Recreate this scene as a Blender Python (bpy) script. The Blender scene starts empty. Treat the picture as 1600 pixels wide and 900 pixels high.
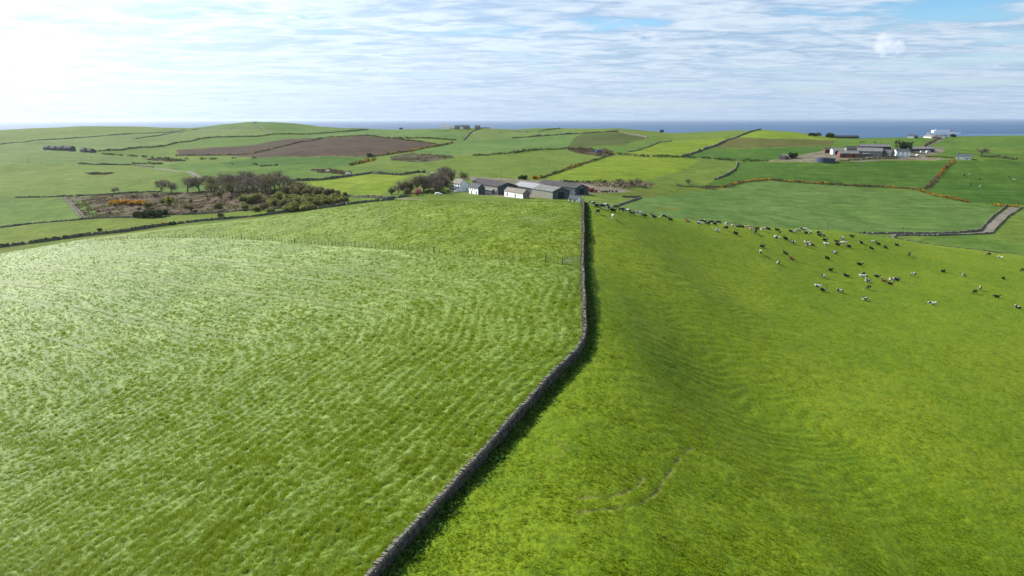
import bpy, bmesh, math, random
import numpy as np
from mathutils import Vector, Matrix
random.seed(7); RNG = np.random.default_rng(7)
SC = bpy.context.scene; COL = SC.collection
R = math.radians

# ------------------------------------------------------------------ camera, sky, sun, exposure
CAM_Z, FPX, PITCH = 100.0, 1080.0, 13.70           # 100 m above the sea; focal length in 1600-px units
SUN_AZ, SUN_EL = -55.0, 38.0                        # azimuth from the view direction (+Y), negative = to the left
cam = bpy.data.cameras.new('camera'); cam_o = bpy.data.objects.new('camera', cam); COL.objects.link(cam_o)
cam.sensor_fit = 'HORIZONTAL'; cam.sensor_width = 36.0; cam.lens = 36.0 * FPX / 1600.0
cam.clip_start = 0.5; cam.clip_end = 200000.0
cam_o.location = (0, 0, CAM_Z); cam_o.rotation_euler = (R(90 - PITCH), 0, 0)
SC.camera = cam_o
SC.render.engine = 'CYCLES'
SC.cycles.use_denoising = True
SC.cycles.max_bounces = 6; SC.cycles.transparent_max_bounces = 8; SC.cycles.volume_bounces = 3
SC.view_settings.view_transform = 'Standard'; SC.view_settings.look = 'None'
SC.view_settings.gamma = 1.0; SC.view_settings.use_curve_mapping = False
SC.view_settings.exposure = 0.80

SUN_DIR = Vector((math.sin(R(SUN_AZ)) * math.cos(R(SUN_EL)), math.cos(R(SUN_AZ)) * math.cos(R(SUN_EL)), math.sin(R(SUN_EL))))
sl = bpy.data.lights.new('sun', 'SUN'); sl.energy = 4.9; sl.angle = R(0.55); sl.color = (1.0, 0.95, 0.86)
so = bpy.data.objects.new('sun', sl); COL.objects.link(so)
so.rotation_euler = (-SUN_DIR).to_track_quat('-Z', 'Y').to_euler(); so.location = SUN_DIR * 300

class NT:
    """small helper round a node tree"""
    def __init__(s, tree): s.t = tree; s.n = tree.nodes; s.l = tree.links
    def node(s, typ, **kw):
        nd = s.n.new(typ)
        for k, v in kw.items():
            if k.startswith('i_'):
                key = k[2:].replace('_', ' ')
                nd.inputs[int(key) if key.isdigit() else key].default_value = v
            else: setattr(nd, k, v)
        return nd
    def link(s, a, b): s.l.new(a, b)
    def inp(s, sock, v):
        if isinstance(v, (int, float, tuple, list)): sock.default_value = v
        else: s.l.new(v, sock)
    def math(s, op, a, b=0.0, c=0.0, clamp=False):
        nd = s.n.new('ShaderNodeMath'); nd.operation = op; nd.use_clamp = clamp
        for i, v in enumerate((a, b, c)): s.inp(nd.inputs[i], v)
        return nd.outputs[0]
    def vmath(s, op, a, b=(0, 0, 0), scale=None):
        nd = s.n.new('ShaderNodeVectorMath'); nd.operation = op
        s.inp(nd.inputs[0], a); s.inp(nd.inputs[1], b)
        if scale is not None: s.inp(nd.inputs['Scale'], scale)
        return nd
    def mix(s, fac, a, b, typ='MIX'):
        nd = s.n.new('ShaderNodeMix'); nd.data_type = 'RGBA'; nd.blend_type = typ
        s.inp(nd.inputs['Factor'], fac)
        for k, v in (('A', a), ('B', b)):
            sk = [q for q in nd.inputs if q.name == k and q.type == 'RGBA'][0]
            if isinstance(v, (tuple, list)) and len(v) == 3: v = (*v, 1)
            s.inp(sk, v)
        return [q for q in nd.outputs if q.type == 'RGBA'][0]
    def noise(s, vec, scale, detail=4, rough=0.55, dist=0.0):
        nd = s.n.new('ShaderNodeTexNoise'); s.link(vec, nd.inputs['Vector'])
        nd.inputs['Scale'].default_value = scale; nd.inputs['Detail'].default_value = detail
        nd.inputs['Roughness'].default_value = rough; nd.inputs['Distortion'].default_value = dist
        return nd.outputs['Fac']
    def ramp(s, fac, lo, hi, smooth=True):
        nd = s.n.new('ShaderNodeMapRange'); nd.interpolation_type = 'SMOOTHSTEP' if smooth else 'LINEAR'
        s.inp(nd.inputs[0], fac); nd.inputs[1].default_value = lo; nd.inputs[2].default_value = hi
        return nd.outputs[0]

# ---- sky: Nishita with a thin high cloud sheet spread over the whole dome
W = bpy.data.worlds.new('World'); SC.world = W; W.use_nodes = True
wt = NT(W.node_tree); W.node_tree.nodes.clear()
sky = wt.node('ShaderNodeTexSky', sky_type='NISHITA', sun_disc=False, sun_elevation=R(SUN_EL), sun_rotation=R(SUN_AZ),
              altitude=100.0, air_density=1.0, dust_density=0.1, ozone_density=2.6)
tc = wt.node('ShaderNodeTexCoord')
sep = wt.node('ShaderNodeSeparateXYZ'); wt.link(tc.outputs['Generated'], sep.inputs[0])
zz = wt.math('ADD', wt.math('MAXIMUM', sep.outputs[2], 0.0), 0.055)
comb = wt.node('ShaderNodeCombineXYZ')
wt.link(wt.math('DIVIDE', sep.outputs[0], zz), comb.inputs[0]); wt.link(wt.math('DIVIDE', sep.outputs[1], zz), comb.inputs[1])
P = comb.outputs[0]
mp = wt.node('ShaderNodeMapping'); wt.link(P, mp.inputs['Vector'])
mp.inputs['Rotation'].default_value = (0, 0, R(8)); mp.inputs['Scale'].default_value = (0.62, 1.0, 1.0)
n_big = wt.noise(mp.outputs[0], 0.42, 3, 0.5, 0.4)
n_mid = wt.noise(mp.outputs[0], 1.5, 6, 0.6, 0.9)
n_fin = wt.noise(mp.outputs[0], 4.4, 5, 0.6, 0.8)
cov = wt.math('ADD', wt.math('ADD', wt.math('MULTIPLY', n_big, 0.95), wt.math('MULTIPLY', n_mid, 0.45)), wt.math('MULTIPLY', n_fin, 0.16))
sdot = wt.vmath('DOT_PRODUCT', tc.outputs['Generated'], tuple(SUN_DIR)).outputs['Value']
sdot = wt.math('MAXIMUM', sdot, 0.0)
cov = wt.math('ADD', cov, wt.math('MULTIPLY', wt.math('POWER', sdot, 2.0), 0.10))
cmask = wt.ramp(cov, 0.605, 0.775)
glow = wt.math('ADD', wt.math('MULTIPLY', wt.math('POWER', sdot, 4.5), 9.5), wt.math('MULTIPLY', sdot, 0.8))
tex = wt.ramp(wt.math('ADD', wt.math('MULTIPLY', n_mid, 0.5), wt.math('MULTIPLY', n_fin, 0.5)), 0.38, 0.61)
ccol = wt.mix(tex, (2.2, 3.1, 4.5), (4.8, 5.4, 6.1))
cglow = wt.vmath('SCALE', (0.96, 1.0, 1.03), scale=glow).outputs[0]
ccol2 = wt.vmath('ADD', ccol, cglow).outputs[0]
opac = wt.math('MULTIPLY', cmask, 0.86)
hs = wt.node('ShaderNodeHueSaturation'); hs.inputs['Saturation'].default_value = 1.35; wt.link(sky.outputs[0], hs.inputs['Color']); skyc = hs.outputs[0]
veil = wt.math('SUBTRACT', 1.0, wt.ramp(sep.outputs[2], -0.01, 0.13))
vcol = wt.vmath('ADD', wt.mix(tex, (2.8, 3.8, 5.2), (3.5, 4.4, 5.7)), cglow).outputs[0]
skymix = wt.mix(wt.math('MULTIPLY', veil, 0.96), wt.mix(opac, skyc, ccol2), vcol)
bg = wt.node('ShaderNodeBackground'); wt.link(skymix, bg.inputs['Color']); bg.inputs['Strength'].default_value = 0.088
wo = wt.node('ShaderNodeOutputWorld'); wt.link(bg.outputs[0], wo.inputs['Surface'])

# ------------------------------------------------------------------ helpers for objects
def tag(o, label=None, cat=None, group=None, kind=None):
    if label: o['label'] = label
    if cat: o['category'] = cat
    if group: o['group'] = group
    if kind: o['kind'] = kind
    return o
def empty(name, loc=(0, 0, 0), rz=0.0, **kw):
    o = bpy.data.objects.new(name, None); COL.objects.link(o); o.location = loc; o.rotation_euler = (0, 0, rz)
    o.empty_display_size = 0.5
    return tag(o, **kw)
def link(name, mesh, mat=None, parent=None, **kw):
    o = bpy.data.objects.new(name, mesh); COL.objects.link(o)
    if mat is not None and len(mesh.materials) == 0:
        for m in (mat if isinstance(mat, (list, tuple)) else [mat]): mesh.materials.append(m)
    if parent is not None: o.parent = parent
    return tag(o, **kw)
def mesh_np(name, V, F, smooth=True, mats=None):
    """mesh from numpy verts and an (n,k) face array"""
    me = bpy.data.meshes.new(name); V = np.asarray(V, np.float32); F = np.asarray(F, np.int32); k = F.shape[1]
    me.vertices.add(len(V)); me.vertices.foreach_set('co', V.ravel())
    me.loops.add(F.size); me.loops.foreach_set('vertex_index', F.ravel())
    me.polygons.add(len(F)); me.polygons.foreach_set('loop_start', np.arange(0, F.size, k, dtype=np.int32))
    me.polygons.foreach_set('use_smooth', np.full(len(F), smooth))
    if mats is not None: me.polygons.foreach_set('material_index', np.asarray(mats, np.int32))
    me.update(calc_edges=True); return me
class MB:
    """collects simple solids into one mesh"""
    def __init__(s): s.v = []; s.f = []; s.m = []
    def add(s, vs, fs, m=0):
        b = len(s.v); s.v += [tuple(v) for v in vs]; s.f += [tuple(i + b for i in f) for f in fs]; s.m += [m] * len(fs)
    def box(s, x0, x1, y0, y1, z0, z1, m=0):
        s.add([(x0, y0, z0), (x1, y0, z0), (x1, y1, z0), (x0, y1, z0), (x0, y0, z1), (x1, y0, z1), (x1, y1, z1), (x0, y1, z1)],
              [(3, 2, 1, 0), (4, 5, 6, 7), (0, 1, 5, 4), (1, 2, 6, 5), (2, 3, 7, 6), (3, 0, 4, 7)], m)
    def tube(s, p, q, r0, r1, n=6, m=0, caps=True):
        p, q = Vector(p), Vector(q); d = (q - p)
        if d.length < 1e-6: return
        d.normalize(); a = d.orthogonal().normalized(); b = d.cross(a); vs = []
        for c, r in ((p, r0), (q, r1)):
            for i in range(n):
                t = 2 * math.pi * i / n; vs.append(c + a * (r * math.cos(t)) + b * (r * math.sin(t)))
        fs = [(i, (i + 1) % n, n + (i + 1) % n, n + i) for i in range(n)]
        if caps: fs += [tuple(range(n - 1, -1, -1)), tuple(range(n, 2 * n))]
        s.add(vs, fs, m)
    def build(s, name, mat, parent=None, smooth=False, **kw):
        me = bpy.data.meshes.new(name); me.from_pydata(s.v, [], s.f); me.update()
        for m in (mat if isinstance(mat, (list, tuple)) else [mat]): me.materials.append(m)
        me.polygons.foreach_set('material_index', s.m)
        if smooth: me.polygons.foreach_set('use_smooth', [True] * len(me.polygons))
        return link(name, me, None, parent, **kw)
def copy_tree(o, parent=None):
    c = o.copy(); COL.objects.link(c); c.parent = parent
    for ch in [x for x in bpy.data.objects if x.parent is o]: copy_tree(ch, c)
    return c

# ---- numpy value noise
def _hash(ix, iy, seed):
    h = (ix.astype(np.int64) * 374761393 + iy.astype(np.int64) * 668265263 + seed * 1442695041) & 0x7fffffff
    h = ((h ^ (h >> 13)) * 1274126177) & 0x7fffffff
    return ((h ^ (h >> 16)) & 0xffff) / 65535.0
def vnoise(x, y, seed=0):
    ix, iy = np.floor(x), np.floor(y); fx, fy = x - ix, y - iy
    fx = fx * fx * fx * (fx * (fx * 6 - 15) + 10); fy = fy * fy * fy * (fy * (fy * 6 - 15) + 10)
    a, b = _hash(ix, iy, seed), _hash(ix + 1, iy, seed); c, d = _hash(ix, iy + 1, seed), _hash(ix + 1, iy + 1, seed)
    return (a + (b - a) * fx) * (1 - fy) + (c + (d - c) * fx) * fy
def fbm(x, y, seed=0, octv=4, gain=0.5):
    t = 0.0; a = 1.0; n = 0.0
    for i in range(octv):
        t = t + a * vnoise(x * 2 ** i, y * 2 ** i, seed + i * 17); n += a; a *= gain
    return t / n

# ------------------------------------------------------------------ terrain: height over (tangent of bearing, distance ahead)
def slope_at(py):                                    # drop per metre ahead for a line of sight
    b = (py - 450.0); c, s_ = math.cos(R(PITCH)), math.sin(R(PITCH))
    return (FPX * s_ + b * c) / (FPX * c - b * s_)
def tan_at(px, py):
    b = (py - 450.0); return (px - 800.0) / (FPX * math.cos(R(PITCH)) - b * math.sin(R(PITCH)))
# columns: bearing column (in px at the horizon), then heights as (distance ahead, drop below the camera)
def PD(*a): return list(a)
COLS = {
 -250: PD((2,33),(49,38),(103,45),(184,50),(262,55),(330,70),(390,73),(470,74),(600,68),(780,62),(1000,58),(1250,57),(1400,55),(1700,48),(2300,44),(2700,60),(3300,108)),
 0:   PD((2,32),(49,36),(103,41),(178,43.5),(250,47.5),(315,62),(355,63.6),(430,65),(560,60),(750,55),(1000,51.5),(1250,50),(1340,47),(1700,35),(2300,33),(2700,50),(3300,108)),
 300: PD((2,31),(45,33),(88,35),(156,38),(215,37.5),(262,41),(315,54),(375,54.5),(425,55.5),(540,53),(650,50),(760,50),(900,50),(1000,50),(1200,48),(1550,41.5),(1950,35),(2350,26.5),(2700,45),(3300,108)),
 400: PD((2,31),(44,32),(84,33),(145,35),(205,34),(256,36),(310,49),(380,52),(500,49),(650,47.5),(800,48.4),(920,48),(1000,46.6),(1250,44),(1500,38),(2000,23),(2300,7),(2550,22),(3200,108)),
 500: PD((2,31),(43,31.3),(80,31.6),(134,32.5),(190,31),(240,31.2),(300,45),(390,48.5),(480,47.5),(620,47),(740,46.8),(880,46),(1040,43),(1300,36),(1700,30),(2000,23),(2150,19),(2500,50),(3000,108)),
 600: PD((2,31),(42,31),(77,30.5),(123,30),(170,27.6),(222,25.8),(285,40),(400,45),(455,46),(600,46),(720,45),(850,43.6),(1080,41),(1350,33),(1650,30),(1950,25),(2200,45),(2700,108)),
 800: PD((2,31),(41,30),(73,29),(113,27.5),(150,24.8),(196,22.5),(265,37),(345,43.5),(425,45),(490,45),(550,44),(800,38),(1000,34),(1150,30),(1500,20),(1700,30),(2300,108)),
 910: PD((2,31),(41,30.2),(73,29),(91,28.5),(125,26),(184,21.6),(250,36),(330,42.5),(430,43.6),(490,43.4),(650,40),(850,35),(1200,23.8),(1500,18.5),(1700,30),(2200,108)),
 1000:PD((2,31),(41.5,30.5),(77,30.5),(121,29.5),(145,28.2),(194,25.6),(260,40),(320,46),(375,46.7),(430,47),(500,46),(600,41.5),(740,38),(920,33.6),(1080,28),(1300,21),(1500,35),(2100,108)),
 1100:PD((2,31.5),(43,31.5),(85,34.5),(136,33.3),(165,32),(212,30.5),(280,46),(335,52),(390,52),(450,51),(510,49),(590,45),(700,40),(880,33.5),(1020,28),(1270,21.5),(1450,35),(2000,108)),
 1200:PD((2,32),(45,33),(93,37.6),(152,37),(182,36.5),(232,35.6),(295,51),(350,56.5),(400,57),(460,55),(520,53),(580,48.7),(660,43),(700,40.5),(850,33),(1000,27),(1250,18.2),(1400,35),(2000,108)),
 1300:PD((2,33),(47,34.5),(99,40),(166,41),(205,41),(250,40.5),(312,56),(365,61),(400,61.5),(470,58.5),(550,54.5),(605,48),(670,39),(720,35),(850,29.5),(975,25.6),(1100,32),(1800,108)),
 1400:PD((2,34),(49,36),(106,42.5),(180,44.5),(230,45),(268,45.5),(330,60),(380,64.4),(400,65),(480,61.7),(580,55.6),(630,46),(680,36.8),(730,31),(850,26.6),(950,23.6),(1150,40),(1800,108)),
 1600:PD((2,36),(54,40),(119,47),(175,48.5),(223,50),(265,52),(330,66),(372,68.6),(450,64.6),(500,62),(580,53),(650,42),(690,36.7),(850,29),(1000,22.2),(1200,40),(1800,108)),
 1850:PD((2,38),(58,45),(130,53),(190,55),(235,56.5),(275,59),(330,70),(372,71),(450,68),(510,64),(590,55),(660,43),(700,37),(850,29),(1000,23),(1200,40),(1800,108)),
}
NU, NV = 300, 520
TU = np.linspace(-1.2, 1.2, NU); VMIN, VMAX = math.log(2.0), math.log(4800.0); TV = np.linspace(VMIN, VMAX, NV)
_k = sorted(COLS); _cu = np.array([tan_at(p, 187.0) for p in _k])
_prof = np.array([np.interp(TV, [math.log(a) for a, _ in COLS[p]], [CAM_Z - d for _, d in COLS[p]]) for p in _k])   # (ncol, NV)
TZ = np.empty((NU, NV))
for j in range(NV): TZ[:, j] = np.interp(TU, _cu, _prof[:, j])
def gblur(A, sig, axis):
    r = int(sig * 3) + 1; k = np.exp(-0.5 * (np.arange(-r, r + 1) / sig) ** 2); k /= k.sum()
    Ap = np.pad(A, [(r, r) if a == axis else (0, 0) for a in range(2)], mode='edge')
    return np.apply_along_axis(lambda v: np.convolve(v, k, 'valid'), axis, Ap)
TZ = gblur(TZ, 5.0, 0); TZ = gblur(TZ, 2.6, 1)
_UU, _VV = np.meshgrid(TU, TV, indexing='ij'); _YY = np.exp(_VV); _XX = _UU * _YY
def sstep(a, b, x): t = np.clip((x - a) / (b - a), 0, 1); return t * t * (3 - 2 * t)
TZ += (fbm(_XX / 130 + 9, _YY / 130 + 3, 5, 2) - 0.5) * 5.5 * sstep(330, 480, _YY) + (fbm(_XX / 46 + 2, _YY / 46 + 8, 15, 2) - 0.5) * 1.3 * sstep(330, 420, _YY)
TZ += (fbm(_XX / 210 + 4, _YY / 210 + 1, 25, 2) - 0.5) * 11.0 * sstep(480, 800, _YY)
# the pasture's hollow and swells beside the wall
def bump(x0, y0, sx, sy, h, ang=0.0):
    c, s_ = math.cos(ang), math.sin(ang); dx, dy = _XX - x0, _YY - y0
    a, b = dx * c + dy * s_, -dx * s_ + dy * c
    return h * np.exp(-0.5 * ((a / sx) ** 2 + (b / sy) ** 2))
TZ += bump(15, 88, 9, 34, 1.9, 0.22) + bump(36, 80, 13, 34, -2.0, 0.22) + bump(30, 150, 9, 22, 1.3, 0.25) + bump(46, 148, 9, 22, -1.1, 0.25)
TZ += bump(-30, 60, 14, 30, 0.5, 0.5) + bump(16, 52, 7, 7, -0.6)
def hz(x, y):
    x, y = np.asarray(x, float), np.maximum(np.asarray(y, float), 2.0)
    fu = np.clip((x / y - TU[0]) / (TU[1] - TU[0]), 0, NU - 1.001); fv = np.clip((np.log(y) - VMIN) / (TV[1] - TV[0]), 0, NV - 1.001)
    i, j = fu.astype(int), fv.astype(int); a, b = fu - i, fv - j
    return (TZ[i, j] * (1 - a) + TZ[i + 1, j] * a) * (1 - b) + (TZ[i, j + 1] * (1 - a) + TZ[i + 1, j + 1] * a) * b
# settle the two skylines (near brow, far land against the sea) to their surveyed heights
BROW = {-250:412, 0:396, 130:374, 300:352, 400:342, 500:327, 575:317, 700:315, 800:315, 905:316.5, 1000:333, 1100:347, 1200:355, 1323:362, 1442:380, 1532:391, 1600:400, 1850:425}
SKYLINE = {-250:207, 0:203, 60:200, 150:197, 200:197.5, 260:199.5, 310:199, 350:194, 400:190, 430:191, 480:195, 520:199, 575:201, 680:201, 760:200.3, 800:202, 870:200, 960:200.5, 1020:205, 1050:208, 1100:206, 1150:203.5, 1190:203, 1240:206, 1280:212, 1310:215, 1400:214.5, 1500:213, 1600:211.5, 1850:211}
def settle(tab, y0, y1, sig, n):
    global TZ
    for _ in range(n):
        us, ys, dz = [], [], []
        for px, py in tab.items():
            t = tan_at(px, py); Y = np.exp(np.linspace(math.log(y0), math.log(y1), 1500)); s_ = (CAM_Z - hz(t * Y, Y)) / Y; k = int(s_.argmin())
            us.append(t); ys.append(math.log(Y[k])); dz.append((s_[k] - slope_at(py)) * Y[k])
        yc, d = np.interp(TU, us, ys), np.interp(TU, us, dz)
        TZ = TZ + (d * 0.9)[:, None] * np.exp(-0.5 * ((TV[None] - yc[:, None]) / sig) ** 2)
settle(BROW, 90.0, 292.0, 0.14, 4); settle(SKYLINE, 800.0, 2900.0, 0.20, 4)
FARY, NEARY = 272.0, 285.0
def at(px, py, ymin=FARY, ymax=4500.0):
    """ground point seen at a place of the survey picture, no nearer than ymin"""
    t, s_ = tan_at(px, py), slope_at(py)
    Y = np.exp(np.linspace(math.log(ymin), math.log(ymax), 2500)); g = hz(t * Y, Y); ray = CAM_Z - s_ * Y
    hit = np.nonzero(ray <= g)[0]
    k = int(hit[0]) if len(hit) else int(np.argmin(ray - g))
    if k > 0 and len(hit):
        d0, d1 = ray[k - 1] - g[k - 1], ray[k] - g[k]; f = d0 / (d0 - d1) if d0 != d1 else 0; y = Y[k - 1] + (Y[k] - Y[k - 1]) * f
    else: y = Y[k]
    return Vector((t * y, y, float(hz(t * y, y))))
def near(px, py): return at(px, py, 20.0, NEARY)
def near_top(px, py, h):
    """foot of something h tall whose top is seen at a place of the picture"""
    t, s_ = tan_at(px, py), slope_at(py); Y = np.exp(np.linspace(math.log(20.0), math.log(NEARY), 4000)); g = hz(t * Y, Y) + h; k = int(np.nonzero(CAM_Z - s_ * Y <= g)[0][0])
    return Vector((t * Y[k], Y[k], float(hz(t * Y[k], Y[k]))))
def gy(px, Y): t = tan_at(px, 187.0); return Vector((t * Y, Y, float(hz(t * Y, Y))))
def pts(L, ymin=FARY):
    out = []
    for q in L:
        if len(q) == 3: out.append(gy(q[1], q[2]))
        else: out.append(at(q[0], q[1], ymin) if ymin > 50 else near(*q))
    return out
def inpoly(x, y, poly):
    ins = np.zeros(x.shape, bool); n = len(poly)
    for i in range(n):
        x0, y0 = poly[i][0], poly[i][1]; x1, y1 = poly[(i + 1) % n][0], poly[(i + 1) % n][1]
        if y0 == y1: continue
        c = ((y0 > y) != (y1 > y)) & (x < (x1 - x0) * (y - y0) / (y1 - y0) + x0); ins ^= c
    return ins
def polydist(x, y, poly):
    d = np.full(x.shape, 1e9)
    for (x0, y0), (x1, y1) in zip([(p[0], p[1]) for p in poly[:-1]], [(p[0], p[1]) for p in poly[1:]]):
        dx, dy = x1 - x0, y1 - y0; L2 = dx * dx + dy * dy + 1e-9
        t = np.clip(((x - x0) * dx + (y - y0) * dy) / L2, 0, 1); d = np.minimum(d, np.hypot(x - x0 - t * dx, y - y0 - t * dy))
    return d
def resample(P, step):
    """points every step metres along a polyline, laid on the ground"""
    out = []; P = [Vector((p[0], p[1], 0)) for p in P]; carry = 0.0
    for a, b in zip(P[:-1], P[1:]):
        L = (b - a).length; t = carry
        while t < L: out.append(a.lerp(b, t / L)); t += step
        carry = t - L
    out.append(P[-1])
    z = hz([p.x for p in out], [p.y for p in out])
    return [Vector((p.x, p.y, float(q))) for p, q in zip(out, z)]

# ------------------------------------------------------------------ materials
def new_mat(name):
    m = bpy.data.materials.new(name); m.use_nodes = True; t = NT(m.node_tree); t.n.clear()
    b = t.node('ShaderNodeBsdfPrincipled'); o = t.node('ShaderNodeOutputMaterial'); t.link(b.outputs[0], o.inputs['Surface'])
    return m, t, b
def simple(name, c, rough=0.8, var=0.25, scale=1.5, spec=0.3, metal=0.0, bump=0.0, obj=True):
    m, t, b = new_mat(name); g = t.node('ShaderNodeTexCoord'); n = t.noise(g.outputs['Object'], scale, 5, 0.6)
    lo, hi = tuple(x * (1 - var) for x in c), tuple(min(1, x * (1 + var)) for x in c)
    t.link(t.mix(t.ramp(n, 0.3, 0.7), lo, hi), b.inputs['Base Color'])
    b.inputs['Roughness'].default_value = rough; b.inputs['Specular IOR Level'].default_value = spec; b.inputs['Metallic'].default_value = metal
    if bump:
        bp = t.node('ShaderNodeBump'); bp.inputs['Distance'].default_value = bump; t.link(n, bp.inputs['Height']); t.link(bp.outputs[0], b.inputs['Normal'])
    return m
def grass_mat(name, c1, c2, c3=None, fine=0.5, fsize=1.2, big=0.02, streak=0.0, sang=0.0, bump=0.25, gloss=0.0, spec=0.03, rough=0.85):
    """field surface: two greens in drifts, fine sward grain, optional drill rows and wind-laid gloss"""
    k = 0.88; c1, c2 = tuple(x * k for x in c1), tuple(x * k for x in c2)
    m, t, b = new_mat(name); g = t.node('ShaderNodeTexCoord'); P = g.outputs['Object']
    n1 = t.noise(P, big, 4, 0.6, 0.6); n2 = t.noise(P, fsize, 4, 0.65); n3 = t.noise(P, fsize * 0.14, 3, 0.6)
    col = t.mix(t.ramp(n1, 0.33, 0.67), c1, c2)
    if c3: col = t.mix(t.math('MULTIPLY', t.ramp(n3, 0.52, 0.75), 0.75), col, c3)
    n4 = t.noise(P, 0.075, 5, 0.65, 0.4); col = t.mix(0.8, col, t.mix(t.ramp(n4, 0.3, 0.7), (0.72, 0.78, 0.70), (1.26, 1.2, 1.28)), 'MULTIPLY')
    lo = t.mix(fine, col, (0.5, 0.55, 0.5), 'MULTIPLY'); hi = t.mix(fine, col, (1.45, 1.38, 1.4), 'MULTIPLY')
    col = t.mix(t.ramp(n2, 0.3, 0.7), lo, hi)
    if streak:
        mp = t.node('ShaderNodeMapping'); t.link(P, mp.inputs['Vector']); mp.inputs['Rotation'].default_value = (0, 0, sang)
        mp.inputs['Scale'].default_value = (0.012, 0.16, 1); ns = t.noise(mp.outputs[0], 1.0, 3, 0.6)
        col = t.mix(streak, col, t.mix(t.ramp(ns, 0.35, 0.65), (0.68, 0.75, 0.68), (1.25, 1.2, 1.25)), 'MULTIPLY')
    t.link(col, b.inputs['Base Color'])
    b.inputs['Roughness'].default_value = rough; b.inputs['Specular IOR Level'].default_value = spec
    h = t.math('ADD', t.math('MULTIPLY', n2, 0.6), t.math('MULTIPLY', n3, 0.8))
    bp = t.node('ShaderNodeBump'); bp.inputs['Distance'].default_value = bump; bp.inputs['Strength'].default_value = 0.8
    t.link(h, bp.inputs['Height']); t.link(bp.outputs[0], b.inputs['Normal'])
    return m
def attr_mix(m, attr, colour, amount=1.0):
    """blend a colour in where the mesh carries a trodden or wheel-marked attribute"""
    t = NT(m.node_tree); b = [n for n in t.n if n.type == 'BSDF_PRINCIPLED'][0]
    src = b.inputs['Base Color'].links[0].from_socket
    a = t.node('ShaderNodeAttribute', attribute_name=attr)
    t.link(t.mix(t.math('MULTIPLY', a.outputs['Fac'], amount), src, colour), b.inputs['Base Color'])

# near left field: tall grass laid over by the wind, sheen of the flat blades painted as pale colour
def silage_mat():
    m, t, b = new_mat('tall_grass'); g = t.node('ShaderNodeTexCoord'); P = g.outputs['Object']
    mp = t.node('ShaderNodeMapping'); t.link(P, mp.inputs['Vector']); mp.inputs['Rotation'].default_value = (0, 0, R(-32)); mp.inputs['Scale'].default_value = (0.5, 1.3, 1)
    v = mp.outputs[0]; rc = t.node('ShaderNodeAttribute', attribute_name='rowc').outputs['Fac']; sp = t.node('ShaderNodeSeparateXYZ'); t.link(P, sp.inputs[0])
    cb = t.node('ShaderNodeCombineXYZ'); t.link(rc, cb.inputs[0]); t.link(t.math('MULTIPLY', sp.outputs[0], 0.13), cb.inputs[1]); t.link(t.math('MULTIPLY', sp.outputs[1], 0.13), cb.inputs[2])
    n_row = t.noise(cb.outputs[0], 0.75, 3, 0.65, 0.2)
    n_big = t.noise(P, 0.022, 3, 0.6, 0.5); n_mid = t.noise(v, 0.42, 4, 0.6, 0.4); n_f = t.noise(v, 1.9, 4, 0.65, 0.3); n_ff = t.noise(v, 7.0, 3, 0.6)
    base = t.mix(t.ramp(n_big, 0.3, 0.7), (0.090, 0.156, 0.004), (0.124, 0.182, 0.007))
    base = t.mix(t.ramp(n_f, 0.34, 0.62), t.mix(0.85, base, (0.42, 0.52, 0.4), 'MULTIPLY'), base)
    laid = t.ramp(t.math('ADD', t.math('MULTIPLY', n_mid, 0.62), t.math('MULTIPLY', n_f, 0.38)), 0.53, 0.63)
    row = t.math('MULTIPLY', t.ramp(n_row, 0.44, 0.60), t.ramp(n_f, 0.25, 0.55))
    al = t.node('ShaderNodeAttribute', attribute_name='laid').outputs['Fac']; ap = t.node('ShaderNodeAttribute', attribute_name='patch').outputs['Fac']
    w = t.math('MAXIMUM', t.math('MULTIPLY', laid, ap), t.math('MULTIPLY', row, al), clamp=True)
    base = t.mix(t.math('MULTIPLY', w, 0.85), base, (0.195, 0.270, 0.065))  # pale tint stands in for the glint of flattened blades
    base = t.mix(t.math('MULTIPLY', t.ramp(n_ff, 0.35, 0.7), 0.4), base, (0.6, 0.64, 0.5), 'MULTIPLY')
    t.link(base, b.inputs['Base Color'])
    b.inputs['Specular IOR Level'].default_value = 0.11; b.inputs['Roughness'].default_value = 0.5
    bp = t.node('ShaderNodeBump'); bp.inputs['Distance'].default_value = 0.26; bp.inputs['Strength'].default_value = 1.0
    t.link(t.math('ADD', t.math('ADD', t.math('MULTIPLY', n_f, 0.9), t.math('MULTIPLY', n_ff, 0.35)), t.math('MULTIPLY', n_row, 0.8)), bp.inputs['Height']); t.link(bp.outputs[0], b.inputs['Normal'])
    attr_mix(m, 'mark', (0.070, 0.108, 0.002), 0.95)
    return m
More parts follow.
